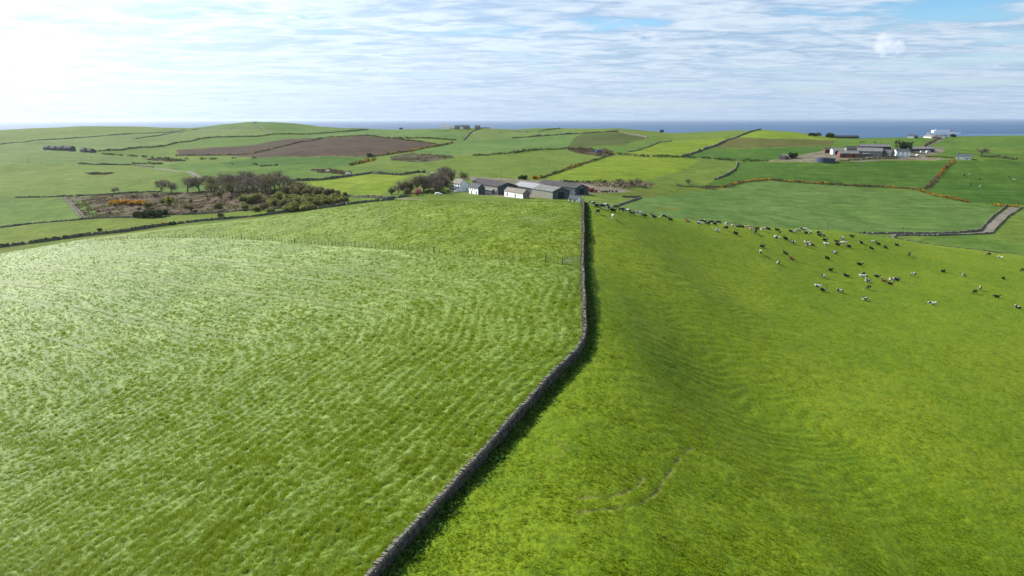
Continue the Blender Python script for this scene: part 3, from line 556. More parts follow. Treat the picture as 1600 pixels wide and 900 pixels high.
# ---- standing grass of the two near fields: tufts strewn over the sward (far too many to count)
def build_grass():
    rg = np.random.default_rng(8)
    def blade_mat(name, c, pale):
        m, t, b = new_mat(name); a = t.node('ShaderNodeAttribute', attribute_name='pale', attribute_type='INSTANCER').outputs['Fac']; oi = t.node('ShaderNodeAttribute', attribute_name='tone', attribute_type='INSTANCER').outputs['Fac']
        col = t.mix(oi, tuple(x * .80 for x in c), tuple(x * 1.25 for x in c)); col = t.mix(a, col, pale); t.link(col, b.inputs['Base Color'])
        b.inputs['Roughness'].default_value = 0.42; b.inputs['Specular IOR Level'].default_value = 0.12
        tr = t.node('ShaderNodeBsdfTranslucent'); t.link(t.mix(1.0, col, (1.15, 1.1, 0.6), 'MULTIPLY'), tr.inputs['Color']); mx = t.node('ShaderNodeMixShader'); mx.inputs[0].default_value = 0.42
        t.link(b.outputs[0], mx.inputs[1]); t.link(tr.outputs[0], mx.inputs[2]); t.link(mx.outputs[0], [n_ for n_ in t.n if n_.type == 'OUTPUT_MATERIAL'][0].inputs['Surface']); return m
    def tuft(name, n, h, spread, lean, w, mat):
        V, F = [], []
        for i in range(n):
            a = rg.random() * 6.28; p = np.array([math.cos(a), math.sin(a), 0]) * spread * rg.random() ** .5; d = np.array([math.cos(a), math.sin(a), 0]) * .45 + np.array([lean, 0, 0]) * rg.uniform(.6, 1.3); hh = h * rg.uniform(.6, 1.15)
            s_ = np.array([-math.sin(a + 1), math.cos(a + 1), 0]) * w; q1 = p + d * hh * .35 + np.array([0, 0, hh * .7]); q2 = p + d * hh * (1.0 + .2 * rg.random()) + np.array([0, 0, hh * (.95 if lean < .5 else .7)]); k = len(V)
            V += [p - s_, p + s_, q1 + s_ * .8, q1 - s_ * .8, q2]; F += [(k, k + 1, k + 2, k + 3), (k + 3, k + 2, k + 4)]
        me = bpy.data.meshes.new(name); me.from_pydata([tuple(v) for v in V], [], F); me.materials.append(mat); return bpy.data.objects.new(name, me)
    for nm, poly, N, src, az, jit, lab, y1 in (
        ('tall_grass', L_FIELD, 150000, tuft('grass_tuft', 14, .34, .16, .9, .016, blade_mat('tall_blades', (.154, .224, .003), (.222, .308, .060))), R(32), .5, 'tall bent grass standing over the windblown field', 275),
        ('short_grass', P_FIELD, 165000, tuft('grass_tuft', 11, .13, .15, .15, .014, blade_mat('short_blades', (.140, .204, .006), (.19, .23, .03))), 0.0, 3.14, 'short cropped grass over the cattle pasture', 270),
        ('crest_grass', U_FIELD, 90000, tuft('grass_tuft', 12, .22, .18, .4, .018, blade_mat('crest_blades', (.132, .195, .008), (.21, .28, .08))), R(32), .8, 'mid length grass on the crest beyond the post fence', 245)):
        u = rg.uniform(-.98, .98, N); y = np.exp(rg.uniform(math.log(34 if nm != 'crest_grass' else 115), math.log(y1), N)); x = u * y; m = inpoly(x, y, poly)
        if nm == 'tall_grass': m &= ~inpoly(x, y, U_FIELD)
        m &= polydist(x, y, WALL) > .55
        if nm == 'tall_grass':
            for L in TRAMS: m &= polydist(x, y, L) > .4
        else:
            for L in RUTS: m &= polydist(x, y, L) > .15
        x, y = x[m], y[m]; z = hz(x, y); n = len(x)
        cl = fbm(x / 2.2, y / 2.2, 14, 2); pale = sstep(.55, .7, cl + rg.normal(size=n) * .05) * (.8 if nm == 'tall_grass' else .4)
        if nm == 'tall_grass': rcx = row_coord(x, y); sr = .5 + .5 * np.sin(rcx * 2 * np.pi / 1.55 + 3 * fbm(x / 8, y / 8, 3, 2)); pale = np.maximum(pale * .6, .9 * sstep(.42, .62, .55 * sr + .45 * vnoise(rcx * .8, (x + y) * .06, 33)) * (.35 + .5 * sstep(60, 160, y)))  # pale rows on the tufts imitate blade sheen, growing with distance
        me = bpy.data.meshes.new(nm); me.vertices.add(n); me.vertices.foreach_set('co', np.stack([x, y, z - .03], 1).astype(np.float32).ravel())
        for an, arr in (('pale', pale), ('tone', np.clip(fbm(x / 5, y / 5, 19, 2) * .5 + rg.random(n) * .35 + (.25 * sr if nm == 'tall_grass' else .1), 0, 1)), ('size', rg.uniform(.65, 1.3, n) * (.7 + .6 * fbm(x / 3, y / 3, 44, 2))), ('turn', az + rg.normal(size=n) * jit * .5)):
            at_ = me.attributes.new(an, 'FLOAT', 'POINT'); at_.data.foreach_set('value', arr.astype(np.float32))
        ob = link(nm, me, src.data.materials[0], label=lab, kind='stuff')
        ng = bpy.data.node_groups.new(nm, 'GeometryNodeTree'); ng.interface.new_socket('Geometry', in_out='INPUT', socket_type='NodeSocketGeometry'); ng.interface.new_socket('Geometry', in_out='OUTPUT', socket_type='NodeSocketGeometry')
        gi, go = ng.nodes.new('NodeGroupInput'), ng.nodes.new('NodeGroupOutput'); ip = ng.nodes.new('GeometryNodeInstanceOnPoints'); oi = ng.nodes.new('GeometryNodeObjectInfo'); oi.inputs['Object'].default_value = src
        def attr(k): a = ng.nodes.new('GeometryNodeInputNamedAttribute'); a.data_type = 'FLOAT'; a.inputs['Name'].default_value = k; return [o for o in a.outputs if o.enabled and o.type == 'VALUE'][0]
        cx = ng.nodes.new('ShaderNodeCombineXYZ'); ng.links.new(attr('turn'), cx.inputs[2])
        ng.links.new(gi.outputs[0], ip.inputs['Points']); ng.links.new(oi.outputs['Geometry'], ip.inputs['Instance']); ng.links.new(cx.outputs[0], ip.inputs['Rotation']); ng.links.new(attr('size'), ip.inputs['Scale']); ng.links.new(ip.outputs[0], go.inputs[0])
        md = ob.modifiers.new('strewn', 'NODES'); md.node_group = ng
build_grass()

# ------------------------------------------------------------------ sea, wake, air
def sea_mat():
    m, t, b = new_mat('sea_water'); g = t.node('ShaderNodeTexCoord'); mp = t.node('ShaderNodeMapping'); t.link(g.outputs['Object'], mp.inputs['Vector'])
    mp.inputs['Scale'].default_value = (0.3, 1, 1)
    n = t.noise(mp.outputs[0], 0.0012, 5, 0.6); n2 = t.noise(mp.outputs[0], 0.02, 3, 0.6)
    col = t.mix(t.ramp(n, 0.35, 0.65), (0.020, 0.060, 0.125), (0.028, 0.078, 0.155))
    t.link(col, b.inputs['Base Color']); b.inputs['Roughness'].default_value = 0.62; b.inputs['Specular IOR Level'].default_value = 0.12
    bp = t.node('ShaderNodeBump'); bp.inputs['Distance'].default_value = 6.0; bp.inputs['Strength'].default_value = 0.5; t.link(n2, bp.inputs['Height']); t.link(bp.outputs[0], b.inputs['Normal'])
    return m
SEA_R = 110000.0
an = np.linspace(0, 2 * np.pi, 97)[:-1]; Vs = [(0, 0, 0)] + [(SEA_R * math.sin(a), SEA_R * math.cos(a), 0) for a in an]
mb = MB(); mb.add(Vs, [(0, 1 + (i + 1) % 96, 1 + i) for i in range(96)]); mb.build('sea', sea_mat(), label='blue sea reaching to the horizon', kind='structure')
def build_haze():
    m = bpy.data.materials.new('air'); m.use_nodes = True; t = NT(m.node_tree); t.n.clear()
    v = t.node('ShaderNodeVolumePrincipled'); v.inputs['Color'].default_value = (0.60, 0.67, 0.78, 1); v.inputs['Density'].default_value = 3.0e-5
    v.inputs['Anisotropy'].default_value = 0.62
    o = t.node('ShaderNodeOutputMaterial'); t.link(v.outputs[0], o.inputs['Volume'])
    mb = MB(); mb.box(-115000, 115000, -115000, 115000, -9.0, 106.0); ob = mb.build('haze', m, label='thin pale sea haze over the far land', kind='stuff')
    ob.visible_shadow = True
build_haze()

# ------------------------------------------------------------------ materials of things
def leafy(name, c, var=0.5, scale=0.3, trans=0.4):
    m, t, b = new_mat(name); g = t.node('ShaderNodeTexCoord'); n = t.noise(g.outputs['Object'], scale, 4, 0.6)
    col = t.mix(t.ramp(n, 0.3, 0.7), tuple(x * (1 - var) for x in c), tuple(x * (1 + var) for x in c)); t.link(col, b.inputs['Base Color'])
    b.inputs['Roughness'].default_value = 0.7; b.inputs['Specular IOR Level'].default_value = 0.15
    tr = t.node('ShaderNodeBsdfTranslucent'); t.link(t.mix(1.0, col, (1.1, 1.15, 0.8), 'MULTIPLY'), tr.inputs['Color'])
    mx = t.node('ShaderNodeMixShader'); mx.inputs[0].default_value = trans; t.link(b.outputs[0], mx.inputs[1]); t.link(tr.outputs[0], mx.inputs[2])
    t.link(mx.outputs[0], [n_ for n_ in t.n if n_.type == 'OUTPUT_MATERIAL'][0].inputs['Surface']); return m
M['stone'] = simple('dry_stone', (0.070, 0.062, 0.050), 0.9, 0.45, 1.7, 0.2, bump=0.02)  # darkened stone: the shade on the wall's side is put into the colour
M['cope'] = simple('sunlit_cope_stone', (0.150, 0.136, 0.112), 0.9, 0.4, 2.3, 0.2, bump=0.02)  # paler than the face stones: sunlight on the wall top put into colour
M['bracken'] = leafy('dead_bracken', (.115, .078, .058), .45, .2, .2)
M['rushes'] = leafy('olive_rushes', (.095, .095, .038), .4, .2, .3)
M['stone_dark'] = simple('mossy_stone', (0.045, 0.042, 0.034), 0.95, 0.5, 1.1, 0.2)
M['farwall'] = simple('weathered_field_stone', (0.115, 0.108, 0.088), 0.95, 0.55, 0.6, 0.2)
M['palewall'] = simple('pale_field_stone', (0.13, 0.12, 0.10), 0.95, 0.4, 0.6, 0.2)
M['hedge'] = leafy('hawthorn_hedge', (0.066, 0.084, 0.028), 0.5, 0.25, 0.35)
M['hedge_brown'] = leafy('bare_hedge', (0.100, 0.076, 0.053), 0.45, 0.25, 0.25)
M['gorse_green'] = leafy('gorse_spines', (0.055, 0.062, 0.018), 0.5, 0.4, 0.3)
M['gorse'] = leafy('gorse_blossom', (0.42, 0.22, 0.012), 0.45, 0.5, 0.3)
M['twig'] = leafy('bare_twigs', (0.140, 0.115, 0.096), 0.35, 0.12, 0.2)
M['twig_green'] = leafy('budding_twigs', (0.135, 0.125, 0.058), 0.4, 0.12, 0.35)
M['bark'] = simple('tree_bark', (0.060, 0.050, 0.038), 0.95, 0.4, 1.0, 0.2)
M['willow'] = leafy('willow_leaves', (0.165, 0.175, 0.056), 0.4, 0.2, 0.45)
M['bush_dark'] = leafy('evergreen_leaves', (0.034, 0.052, 0.016), 0.5, 0.3, 0.25)
M['spring'] = leafy('fresh_leaves', (0.21, 0.23, 0.022), 0.3, 0.4, 0.5)
M['blossom'] = leafy('pink_blossom', (0.42, 0.19, 0.2), 0.35, 0.4, 0.4)
M['reed'] = simple('dry_reeds', (0.24, 0.19, 0.13), 0.9, 0.3, 0.4, 0.2)
M['nettle'] = leafy('nettle_leaves', (0.045, 0.1, 0.014), 0.4, 2.0, 0.4)
M['wood'] = simple('weathered_post', (0.085, 0.07, 0.05), 0.9, 0.3, 2.0, 0.2)
M['steel'] = simple('galvanised_steel', (0.45, 0.47, 0.48), 0.45, 0.15, 2.0, 0.5, 0.6)
M['white'] = simple('white_render', (0.86, 0.855, 0.84), 0.85, 0.10, 0.5, 0.3)
M['slate'] = simple('slate_roof', (0.070, 0.080, 0.090), 0.85, 0.3, 0.8, 0.1)
M['greyroof'] = simple('fibre_cement_roof', (0.125, 0.122, 0.122), 0.8, 0.25, 0.5, 0.3)
M['darkroof'] = simple('old_dark_roof', (0.058, 0.055, 0.058), 0.9, 0.3, 0.5, 0.1)
M['paleroof'] = simple('pale_sheet_roof', (0.185, 0.19, 0.20), 0.6, 0.15, 0.5, 0.4)
M['brownroof'] = simple('lichened_roof', (0.165, 0.145, 0.125), 0.9, 0.3, 0.7, 0.3)
M['board'] = simple('grey_boards', (0.25, 0.235, 0.20), 0.9, 0.25, 1.0, 0.2)
M['darkclad'] = simple('dark_cladding', (0.055, 0.072, 0.080), 0.7, 0.25, 0.6, 0.3)
M['stonewall'] = simple('grey_building_stone', (0.20, 0.185, 0.165), 0.9, 0.35, 0.9, 0.2)
M['redshed'] = simple('red_oxide_cladding', (0.16, 0.065, 0.052), 0.8, 0.3, 0.7, 0.3)
M['glass'] = simple('window_glass', (0.022, 0.028, 0.035), 0.15, 0.2, 1.0, 0.5)
M['frame'] = simple('painted_frame', (0.62, 0.62, 0.60), 0.6, 0.05, 1.0, 0.4)
M['opening'] = simple('dark_doorway', (0.018, 0.018, 0.020), 0.9, 0.2, 1.0, 0.2)
M['red'] = simple('red_paint', (0.52, 0.045, 0.015), 0.45, 0.12, 1.0, 0.5)
M['blue'] = M['blue']; M['bluepaint'] = simple('blue_paint', (0.04, 0.12, 0.36), 0.5, 0.15, 1.0, 0.5)
M['tank'] = simple('dark_blue_tank', (0.030, 0.045, 0.085), 0.5, 0.2, 0.6, 0.4)
M['tyre'] = simple('tyre_rubber', (0.02, 0.02, 0.02), 0.85, 0.2, 3.0, 0.3)
M['ship'] = simple('white_ship_paint', (0.90, 0.90, 0.90), 0.5, 0.04, 0.05, 0.4)
M['shipglass'] = simple('ship_windows', (0.20, 0.25, 0.32), 0.3, 0.1, 0.05, 0.4)
M['shipred'] = simple('ship_funnel_red', (0.50, 0.12, 0.09), 0.5, 0.1, 0.05, 0.4)
M['shipblue'] = simple('ship_boot_blue', (0.16, 0.25, 0.42), 0.5, 0.1, 0.05, 0.4)
M['foam'] = simple('wake_foam', (0.42, 0.50, 0.58), 0.9, 0.25, 0.01, 0.2)
M['boulder'] = simple('pale_boulder', (0.34, 0.32, 0.29), 0.9, 0.3, 0.8, 0.2)

# ------------------------------------------------------------------ shapes reused all over
_cube = np.array([(-1,-1,-1),(1,-1,-1),(1,1,-1),(-1,1,-1),(-1,-1,1),(1,-1,1),(1,1,1),(-1,1,1)], float) * 0.5
_cubef = np.array([(3,2,1,0),(4,5,6,7),(0,1,5,4),(1,2,6,5),(2,3,7,6),(3,0,4,7)])
def stone_verts(rng, n):
    """n roughly squared stones, unit size, corners knocked about"""
    v = np.repeat(_cube[None], n, 0); return v * (1 + (rng.random((n, 8, 1)) - .5) * .36) + (rng.random((n, 8, 3)) - .5) * .22
def leaf_quads(C, size, rng, flat=0.0, long=1.0):
    """small leaf faces at the points C, tumbled at random"""
    n = len(C); a = rng.normal(size=(n, 3)); a /= np.linalg.norm(a, axis=1)[:, None]; b = rng.normal(size=(n, 3)); b = np.cross(a, b); b /= np.linalg.norm(b, axis=1)[:, None] + 1e-9
    if flat: a[:, 2] *= (1 - flat)
    s = (size * (0.6 + 0.8 * rng.random((n, 1)))) * 0.5; a = a * s * long; b = b * s
    V = np.stack([C - a - b * .6, C + a * .9 - b, C + a + b * .7, C - a * .8 + b], 1).reshape(-1, 3)
    return V, np.arange(4 * n).reshape(-1, 4)
def catmull(P, n=6):
    out = []; P = [P[0]] + list(P) + [P[-1]]
    for i in range(1, len(P) - 2):
        for k in range(n):
            t = k / n; p0, p1, p2, p3 = P[i - 1], P[i], P[i + 1], P[i + 2]
            out.append(0.5 * ((2 * p1) + (p2 - p0) * t + (2 * p0 - 5 * p1 + 4 * p2 - p3) * t * t + (3 * p1 - p0 - 3 * p2 + p3) * t ** 3))
    return out + [P[-1]]

# ------------------------------------------------------------------ the dry stone wall between the two near fields
def build_wall():
    rng = np.random.default_rng(3)
    line = resample(WALL + WALL_END, 0.30); n = len(line); P = np.array([tuple(p) for p in line])
    T = np.gradient(P[:, :2], axis=0); T /= np.linalg.norm(T, axis=1)[:, None]; N = np.stack([-T[:, 1], T[:, 0]], 1)
    s = np.arange(n) * 0.30; Ht = 1.05 + 0.10 * np.sin(s / 7.0) + 0.12 * (vnoise(s / 2.3, s * 0, 5) - .5) * 2
    sway = (vnoise(s / 6.0, s * 0 + 3, 9) - .5) * 0.16; P[:, :2] += N * sway[:, None]
    root = empty('stone_wall', tuple(line[0]), label='long grey dry stone wall dividing the two near fields', cat='wall'); off = np.array(tuple(line[0]))
    # rubble heart
    prof = [(-.26, -.3), (-.26, 0.2), (-.17, .97), (.17, .97), (.26, .2), (.26, -.3)]
    V = []; 
    for i in range(n):
        for (w, h) in prof: V.append((P[i, 0] + N[i, 0] * w, P[i, 1] + N[i, 1] * w, P[i, 2] + (h * Ht[i] if h > 0 else h)))
    F = [(i * 6 + k, i * 6 + k + 1, (i + 1) * 6 + k + 1, (i + 1) * 6 + k) for i in range(n - 1) for k in range(5)]
    link('wall_core', mesh_np('wall_core', np.array(V) - off, np.array(F), False), M['stone_dark'], root)
    # coursed face stones
    VV = []; cnt = 0
    for i in range(n - 1):
        far = P[i, 1] > 130
        for side in (-1, 1):
            z = -0.05
            k = 0
            while z < Ht[i] * 0.97 - 0.06:
                hgt = rng.uniform(.13, .22) * (1.4 if far else 1.0); f = z / Ht[i]; wd = (0.27 - 0.10 * f) * side
                ln = rng.uniform(.26, .44); st = stone_verts(rng, 1)[0] * np.array([ln, rng.uniform(.16, .24), hgt])
                c = P[i] + np.array([T[i, 0], T[i, 1], 0]) * rng.uniform(-.1, .1) + np.array([N[i, 0], N[i, 1], 0]) * wd; c[2] += z + hgt / 2
                w = np.stack([st[:, 0] * T[i, 0] + st[:, 1] * N[i, 0], st[:, 0] * T[i, 1] + st[:, 1] * N[i, 1], st[:, 2]], 1) + c
                VV.append(w); z += hgt * 0.93; k += 1
    VV = np.array(VV); m = len(VV); F = (_cubef[None] + (np.arange(m) * 8)[:, None, None]).reshape(-1, 4)
    o = link('face_stones', mesh_np('face_stones', VV.reshape(-1, 3) - off, F, False), M['stone'], root, kind='stuff')
    # cope: slabs set on edge along the top; the nearest 300 in view are single stones
    protos = []
    for k in range(9):
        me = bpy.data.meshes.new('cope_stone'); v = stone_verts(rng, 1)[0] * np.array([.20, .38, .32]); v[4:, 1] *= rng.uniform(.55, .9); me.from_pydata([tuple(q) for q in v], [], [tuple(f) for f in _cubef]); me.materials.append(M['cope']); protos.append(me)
    rest = []; made = 0; d = 0.0
    acc = np.arange(0, (n - 1) * 0.30, 0.19)
    for a in acc:
        i = min(int(a / .30), n - 2); f = a / .30 - i; p = P[i] * (1 - f) + P[i + 1] * f; h = Ht[i] * (1 - f) + Ht[i + 1] * f
        ang = math.atan2(T[i, 1], T[i, 0]) + rng.normal() * .16; tilt = rng.normal() * .18; sc = rng.uniform(.8, 1.25)
        mat = Matrix.Translation((p[0] - off[0], p[1] - off[1], p[2] + h * .97 + .12 * sc - off[2])) @ Matrix.Rotation(ang, 4, 'Z') @ Matrix.Rotation(tilt, 4, 'Y') @ Matrix.Scale(sc, 4)
        me = protos[int(rng.integers(9))]
        sy = slope_at(900) * p[1]
        if made < 300 and CAM_Z - sy < p[2] + 1.6:
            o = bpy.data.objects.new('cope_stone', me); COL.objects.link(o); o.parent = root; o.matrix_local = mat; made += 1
        else:
            rest.append(np.array([tuple(mat @ v.co) for v in me.vertices]))
    VV = np.array(rest); m = len(VV); F = (_cubef[None] + (np.arange(m) * 8)[:, None, None]).reshape(-1, 4)
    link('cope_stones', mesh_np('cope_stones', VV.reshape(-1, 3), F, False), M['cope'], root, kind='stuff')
    # nettles and rank grass in the lee of the wall
    C = []
    for i in range(0, n - 1):
        if P[i, 1] > 200: break
        for k in range(26 if P[i, 1] < 110 else 12):
            w = -(0.40 + abs(rng.normal()) * 0.55); hh = max(0.02, (0.55 - abs(w) * 0.28)) * rng.random() * (0.4 + 1.1 * vnoise(np.array([s[i] / 2.2]), np.array([0.0]), 4)[0])
            C.append((P[i, 0] + N[i, 0] * w + rng.normal() * .12, P[i, 1] + N[i, 1] * w + rng.normal() * .12, 0, hh))
    C = np.array(C); C[:, 2] = hz(C[:, 0], C[:, 1]) + C[:, 3]
    V, F = leaf_quads(C[:, :3], 0.20, rng, long=1.6); link('weeds', mesh_np('weeds', V, F, False), M['nettle'], kind='stuff', label='rank nettles and grass growing in the shade of the stone wall')
build_wall()
HEATH = [f for f in FIELDS if f[0] == 'heath'][0][2]
scatter_scrub(HEATH, 15000, .55, ('bracken', 'rushes'), 'dead bracken and rushes thick on the brown heath', 3)
for k_, f_ in enumerate([f for f in FIELDS if f[1] == 'scrub']): scatter_scrub(f_[2], 2600, .7, ('bracken', 'rushes'), f'coarse growth covering the {f_[3]}', 20 + k_)

# ------------------------------------------------------------------ field walls and hedges farther off
def far_wall(px, h, w, label, mat='farwall', ymin=FARY, world=None, name='field_wall', seed=0):
    rng = np.random.default_rng(hash(label) % 1000 if False else len(label) * 31 + seed)
    wp = world or pts(px, ymin); step = max(0.8, wp[0].y / 420); line = resample(wp, step); n = len(line)
    P = np.array([tuple(p) for p in line]); T = np.gradient(P[:, :2], axis=0); T /= np.linalg.norm(T, axis=1)[:, None] + 1e-9; N = np.stack([-T[:, 1], T[:, 0]], 1)
    off = P[0].copy(); V = []
    for i in range(n):
        hh = h * (0.78 + 0.44 * rng.random()) * (0.55 + 0.85 * float(vnoise(np.array([i * step / 14.0]), np.array([0.5]), seed + len(label))[0])); gap = 0.35 if rng.random() < .04 else 1.0; j = (rng.random(6) - .5) * w * .45
        for k, (a, b) in enumerate([(-.55, -.4), (-.5, .45), (-.28, 1.0), (.28, .94), (.5, .45), (.55, -.4)]):
            V.append((P[i, 0] + N[i, 0] * (a * w + j[k]), P[i, 1] + N[i, 1] * (a * w + j[k]), P[i, 2] + (b * hh * gap if b > 0 else b)))
    F = [(i * 6 + k, i * 6 + k + 1, (i + 1) * 6 + k + 1, (i + 1) * 6 + k) for i in range(n - 1) for k in range(5)]
    me = mesh_np(name, np.array(V) - off, np.array(F), False); o = link(name, me, M[mat], label=label, cat='wall', group='field walls'); o.location = off
    return o
def hedge(px, h, w, label, mat='hedge', gorse=0.0, dens=1.0, gap=0.0, size=0.7, name='hedge', gband=None):
    rng = np.random.default_rng(len(label) * 17 + int(px[0][0])); wp = pts(px); L = sum((b - a).length for a, b in zip(wp[:-1], wp[1:]))
    n = int(L * 9 * dens * max(1, h * .6) * (0.7 / size) ** 1.2); line = resample(wp, 0.5); P = np.array([tuple(p) for p in line]); i = rng.integers(0, len(P), n); s = i * .5
    k1 = vnoise(s / 7.0, s * 0, 3 + len(label)); k2 = vnoise(s / 2.6, s * 0, 8)
    hh = h * (0.35 + 0.9 * k1) * (0.6 + 0.6 * k2)
    keep = k1 > gap if gap else np.ones(n, bool)
    C = P[i] + np.stack([rng.normal(size=n) * w * .32, rng.normal(size=n) * w * .32, np.abs(rng.random(n)) ** .8 * hh + 0.1], 1)
    C = C[keep]; s2 = s[keep]; off = P[0].copy()
    V, F = leaf_quads(C - off, size, rng)
    yel = np.zeros(len(C), int)
    if gorse:
        q = .55 * vnoise(s2 / 9.0, s2 * 0 + 5, 21) + .45 * vnoise(s2 / 2.8, s2 * 0 + 5, 27); yel = ((q > 1 - gorse * .92) & (rng.random(len(C)) < .62)).astype(int)
    if gorse:
        root = empty(name, tuple(off), label=label, cat='hedge', group='field hedges'); keepm = yel == 0
        for sel, nm, mt in ((keepm, 'foliage', mat), (~keepm, 'blossom', 'gorse')):
            if sel.sum() < 3: continue
            V2 = V.reshape(-1, 4, 3)[sel].reshape(-1, 3); link(nm, mesh_np(nm, V2, np.arange(len(V2)).reshape(-1, 4), False), M[mt], root)
        return root
    o = link(name, mesh_np(name, V, F, False), M[mat], label=label, cat='hedge', group='field hedges'); o.location = off; return o

far_wall([(-60,396),(0,387),(62,379),(125,370),(200,362),(250,354),(312,346),(362,342),(400,338.5),(460,330.3),(512,325.2),(540,320.3),(600,314.5),(615,311.5)], 1.7, 0.8, 'long dark stone wall along the bottom of the grass slope')
far_wall([(0,356),(50,350),(112,345),(155,341),(212,340),(262,336),(350,332),(440,326)], 1.0, 0.8, 'tumbled low wall between the heath and the yellow green strip')
far_wall([(97,309),(106,318),(118,331),(128,342)], 1.0, 0.9, 'stony bank on the plain field side of the heath lane', 'palewall')
far_wall([(102,309),(112,318),(124,331),(133,342)], 1.0, 0.9, 'stony bank on the heath side of the heath lane', 'palewall')
far_wall([(25,309),(100,307.5),(175,304),(225,300.5),(250,300)], 1.1, 0.8, 'low wall along the top of the brown heath')
far_wall([(447,284),(500,282),(537,277),(580,271),(590,272),(625,274),(650,270),(665,270)], 1.8, 0.9, 'winding dark wall above the bright lime field')
far_wall([(122,256),(150,257.5),(207,258),(240,262)], 1.6, 1.0, 'short dark wall ending at the country road')
far_wall([(0,226),(50,220),(125,215),(200,210),(250,207.5),(312,201),(340,200.5),(400,200.5)], 1.9, 1.6, 'long far wall climbing towards the rounded green hill')
far_wall([(212,217),(250,212),(287,206)], 1.7, 1.6, 'short far wall branching across the pale field')
far_wall([(400,190.8),(396,195),(410,200),(427,209)], 2.2, 2.0, 'wall running up the rounded green hill to its top')
far_wall([(725,219),(731,212),(737,206),(745,202.5),(765,200.6)], 1.9, 1.6, 'dark wall climbing to the far cluster of houses')
far_wall([(1067,245),(1100,234),(1137,219),(1170,207.5),(1189,203.2)], 2.2, 1.3, 'long straight dark wall up the rounded brow by the sea')
far_wall([(800,216),(845,213),(907,209),(967,206.3),(985,210),(1012,216)], 2.0, 1.3, 'wall over the top of the dark olive field')
far_wall([(800,204.5),(825,206.5)], 1.7, 1.5, 'short wall stub near the far crest')
far_wall([(842,205.5),(875,201)], 1.7, 1.5, 'slanting wall stub meeting the far crest')
far_wall([(982,237.5),(1015,229),(1050,220)], 1.0, 1.0, 'faint low wall slanting across the green brow')
far_wall([(1117,281),(1135,274),(1147,267),(1151,260),(1152,254)], 1.3, 0.9, 'short crooked wall beside the plain green field')
far_wall([(972,308),(1002,309),(985,315),(960,324)], 1.0, 0.7, 'small bent wall in the valley below the sheds')
far_wall([(1572,322),(1550,340),(1531,361),(1500,363.6),(1450,365.2),(1400,365),(1340,364.8)], 1.15, 0.7, 'stone wall on the valley crop side of the lane', 'palewall')
far_wall([(1597,324),(1575,338),(1550,365),(1500,367),(1450,368.3),(1400,368),(1350,367.6)], 1.0, 0.7, 'stone wall on the cattle side of the lane', 'palewall')
far_wall(None, 0.35, 0.7, 'tumbled line of stones along the brow of the cattle pasture', 'palewall', world=[gy(p, 270) for p in (1323, 1393, 1442, 1490, 1532, 1600)])
far_wall([(540,307),(590,309.7),(610,310.8),(640,306.8)], 1.4, 0.8, 'low wall bordering the farmhouse lane')
hedge([(145,237),(190,235),(225,231),(275,224),(312,217.5),(337,214.5),(375,214),(400,214),(427,210),(485,210),(500,209),(540,206),(575,202.8)], 2.4, 2.6, 'dark hedge sweeping across the far rise above the ploughed land', size=1.7)
hedge([(400,239),(430,232),(462,224),(505,216),(550,213),(590,214.5),(620,217.5),(650,221),(682,226)], 2.2, 2.4, 'rusty hedge arching over the ploughed hill', 'hedge_brown', 0.18, size=1.3)
hedge([(615,216),(662,216),(712,219.5)], 2.2, 2.4, 'straight dark hedge beyond the ploughed hill', size=1.4)
hedge([(575,246),(582,245),(612,241),(645,236),(682,229),(707,223)], 2.6, 2.4, 'dark hedge with gorse down the side of the ploughed hill', gorse=0.42, size=1.2)
hedge([(548,258.5),(560,256),(572,253),(585,249)], 2.6, 3.0, 'short gorse hedge in full orange bloom', 'gorse_green', 0.6, size=1.0)
hedge([(207,256.5),(225,256),(257,257)], 2.4, 3, 'row of dark bushes by the end of the wall', gap=0.3, size=1.0)
hedge([(160,241),(200,244),(240,247),(290,252)], 2.4, 3, 'broken line of bushes along the thin strip', gap=0.55, size=1.1)
hedge([(290,249),(340,249),(400,248)], 2.4, 3, 'scattered bushes below the ploughed strip', gap=0.55, size=1.1)
hedge([(360,256.5),(400,257),(437,259)], 1.6, 2, 'thin line of low bushes on the deep green rise', gap=0.5, size=0.9)
hedge([(275,243.5),(320,243.3),(362,242.8),(400,239.8)], 2.0, 2.2, 'rusty hedge under the upper ploughed strip', 'hedge_brown', 0.2, size=1.2)
hedge([(740,243),(762,243),(768,242),(800,240),(825,236),(882,233)], 2.6, 2.6, 'dark hedge between the blue green crop and the farm field', gorse=0.12, size=1.0)
hedge([(885,233),(905,234),(930,237),(955,241)], 3.2, 7, 'bramble thicket round the blue trailer', 'hedge_brown', dens=1.4, gap=0.3, size=1.0)
hedge([(965,242),(1012,245),(1065,246),(1100,247.5),(1130,250),(1200,252.5)], 2.2, 2.2, 'long dark hedge above the vivid lime field', size=0.9, gap=0.25)
hedge([(845,279),(875,269),(912,256),(940,247.5),(960,241)], 2.0, 2.0, 'gorse dotted hedge beside the vivid lime field', 'hedge', 0.28, size=0.8)
hedge([(1100,293.5),(1137,292),(1162,284.5),(1200,281),(1237,284),(1275,287),(1325,290),(1375,292.5),(1412,294.2),(1437,298)], 1.7, 2.2, 'long gorse hedge along the top of the valley crop', 'hedge_brown', 0.5, 1.5, size=0.6)
hedge([(1437,298),(1445,301),(1475,309),(1512,316)], 2.0, 3.0, 'thick golden gorse bank below the field corner', 'gorse_green', 0.72, 1.6, size=0.6)
hedge([(1445,296),(1462,280),(1475,265),(1490,252)], 1.8, 2.6, 'gorse hedge climbing to the hillside bungalow', 'hedge_brown', 0.35, 1.6, size=0.6)
hedge([(1447,245),(1470,245.5),(1490,247)], 1.7, 2.0, 'rusty hedge between the hillside farm and bungalow', 'hedge_brown', size=0.7)
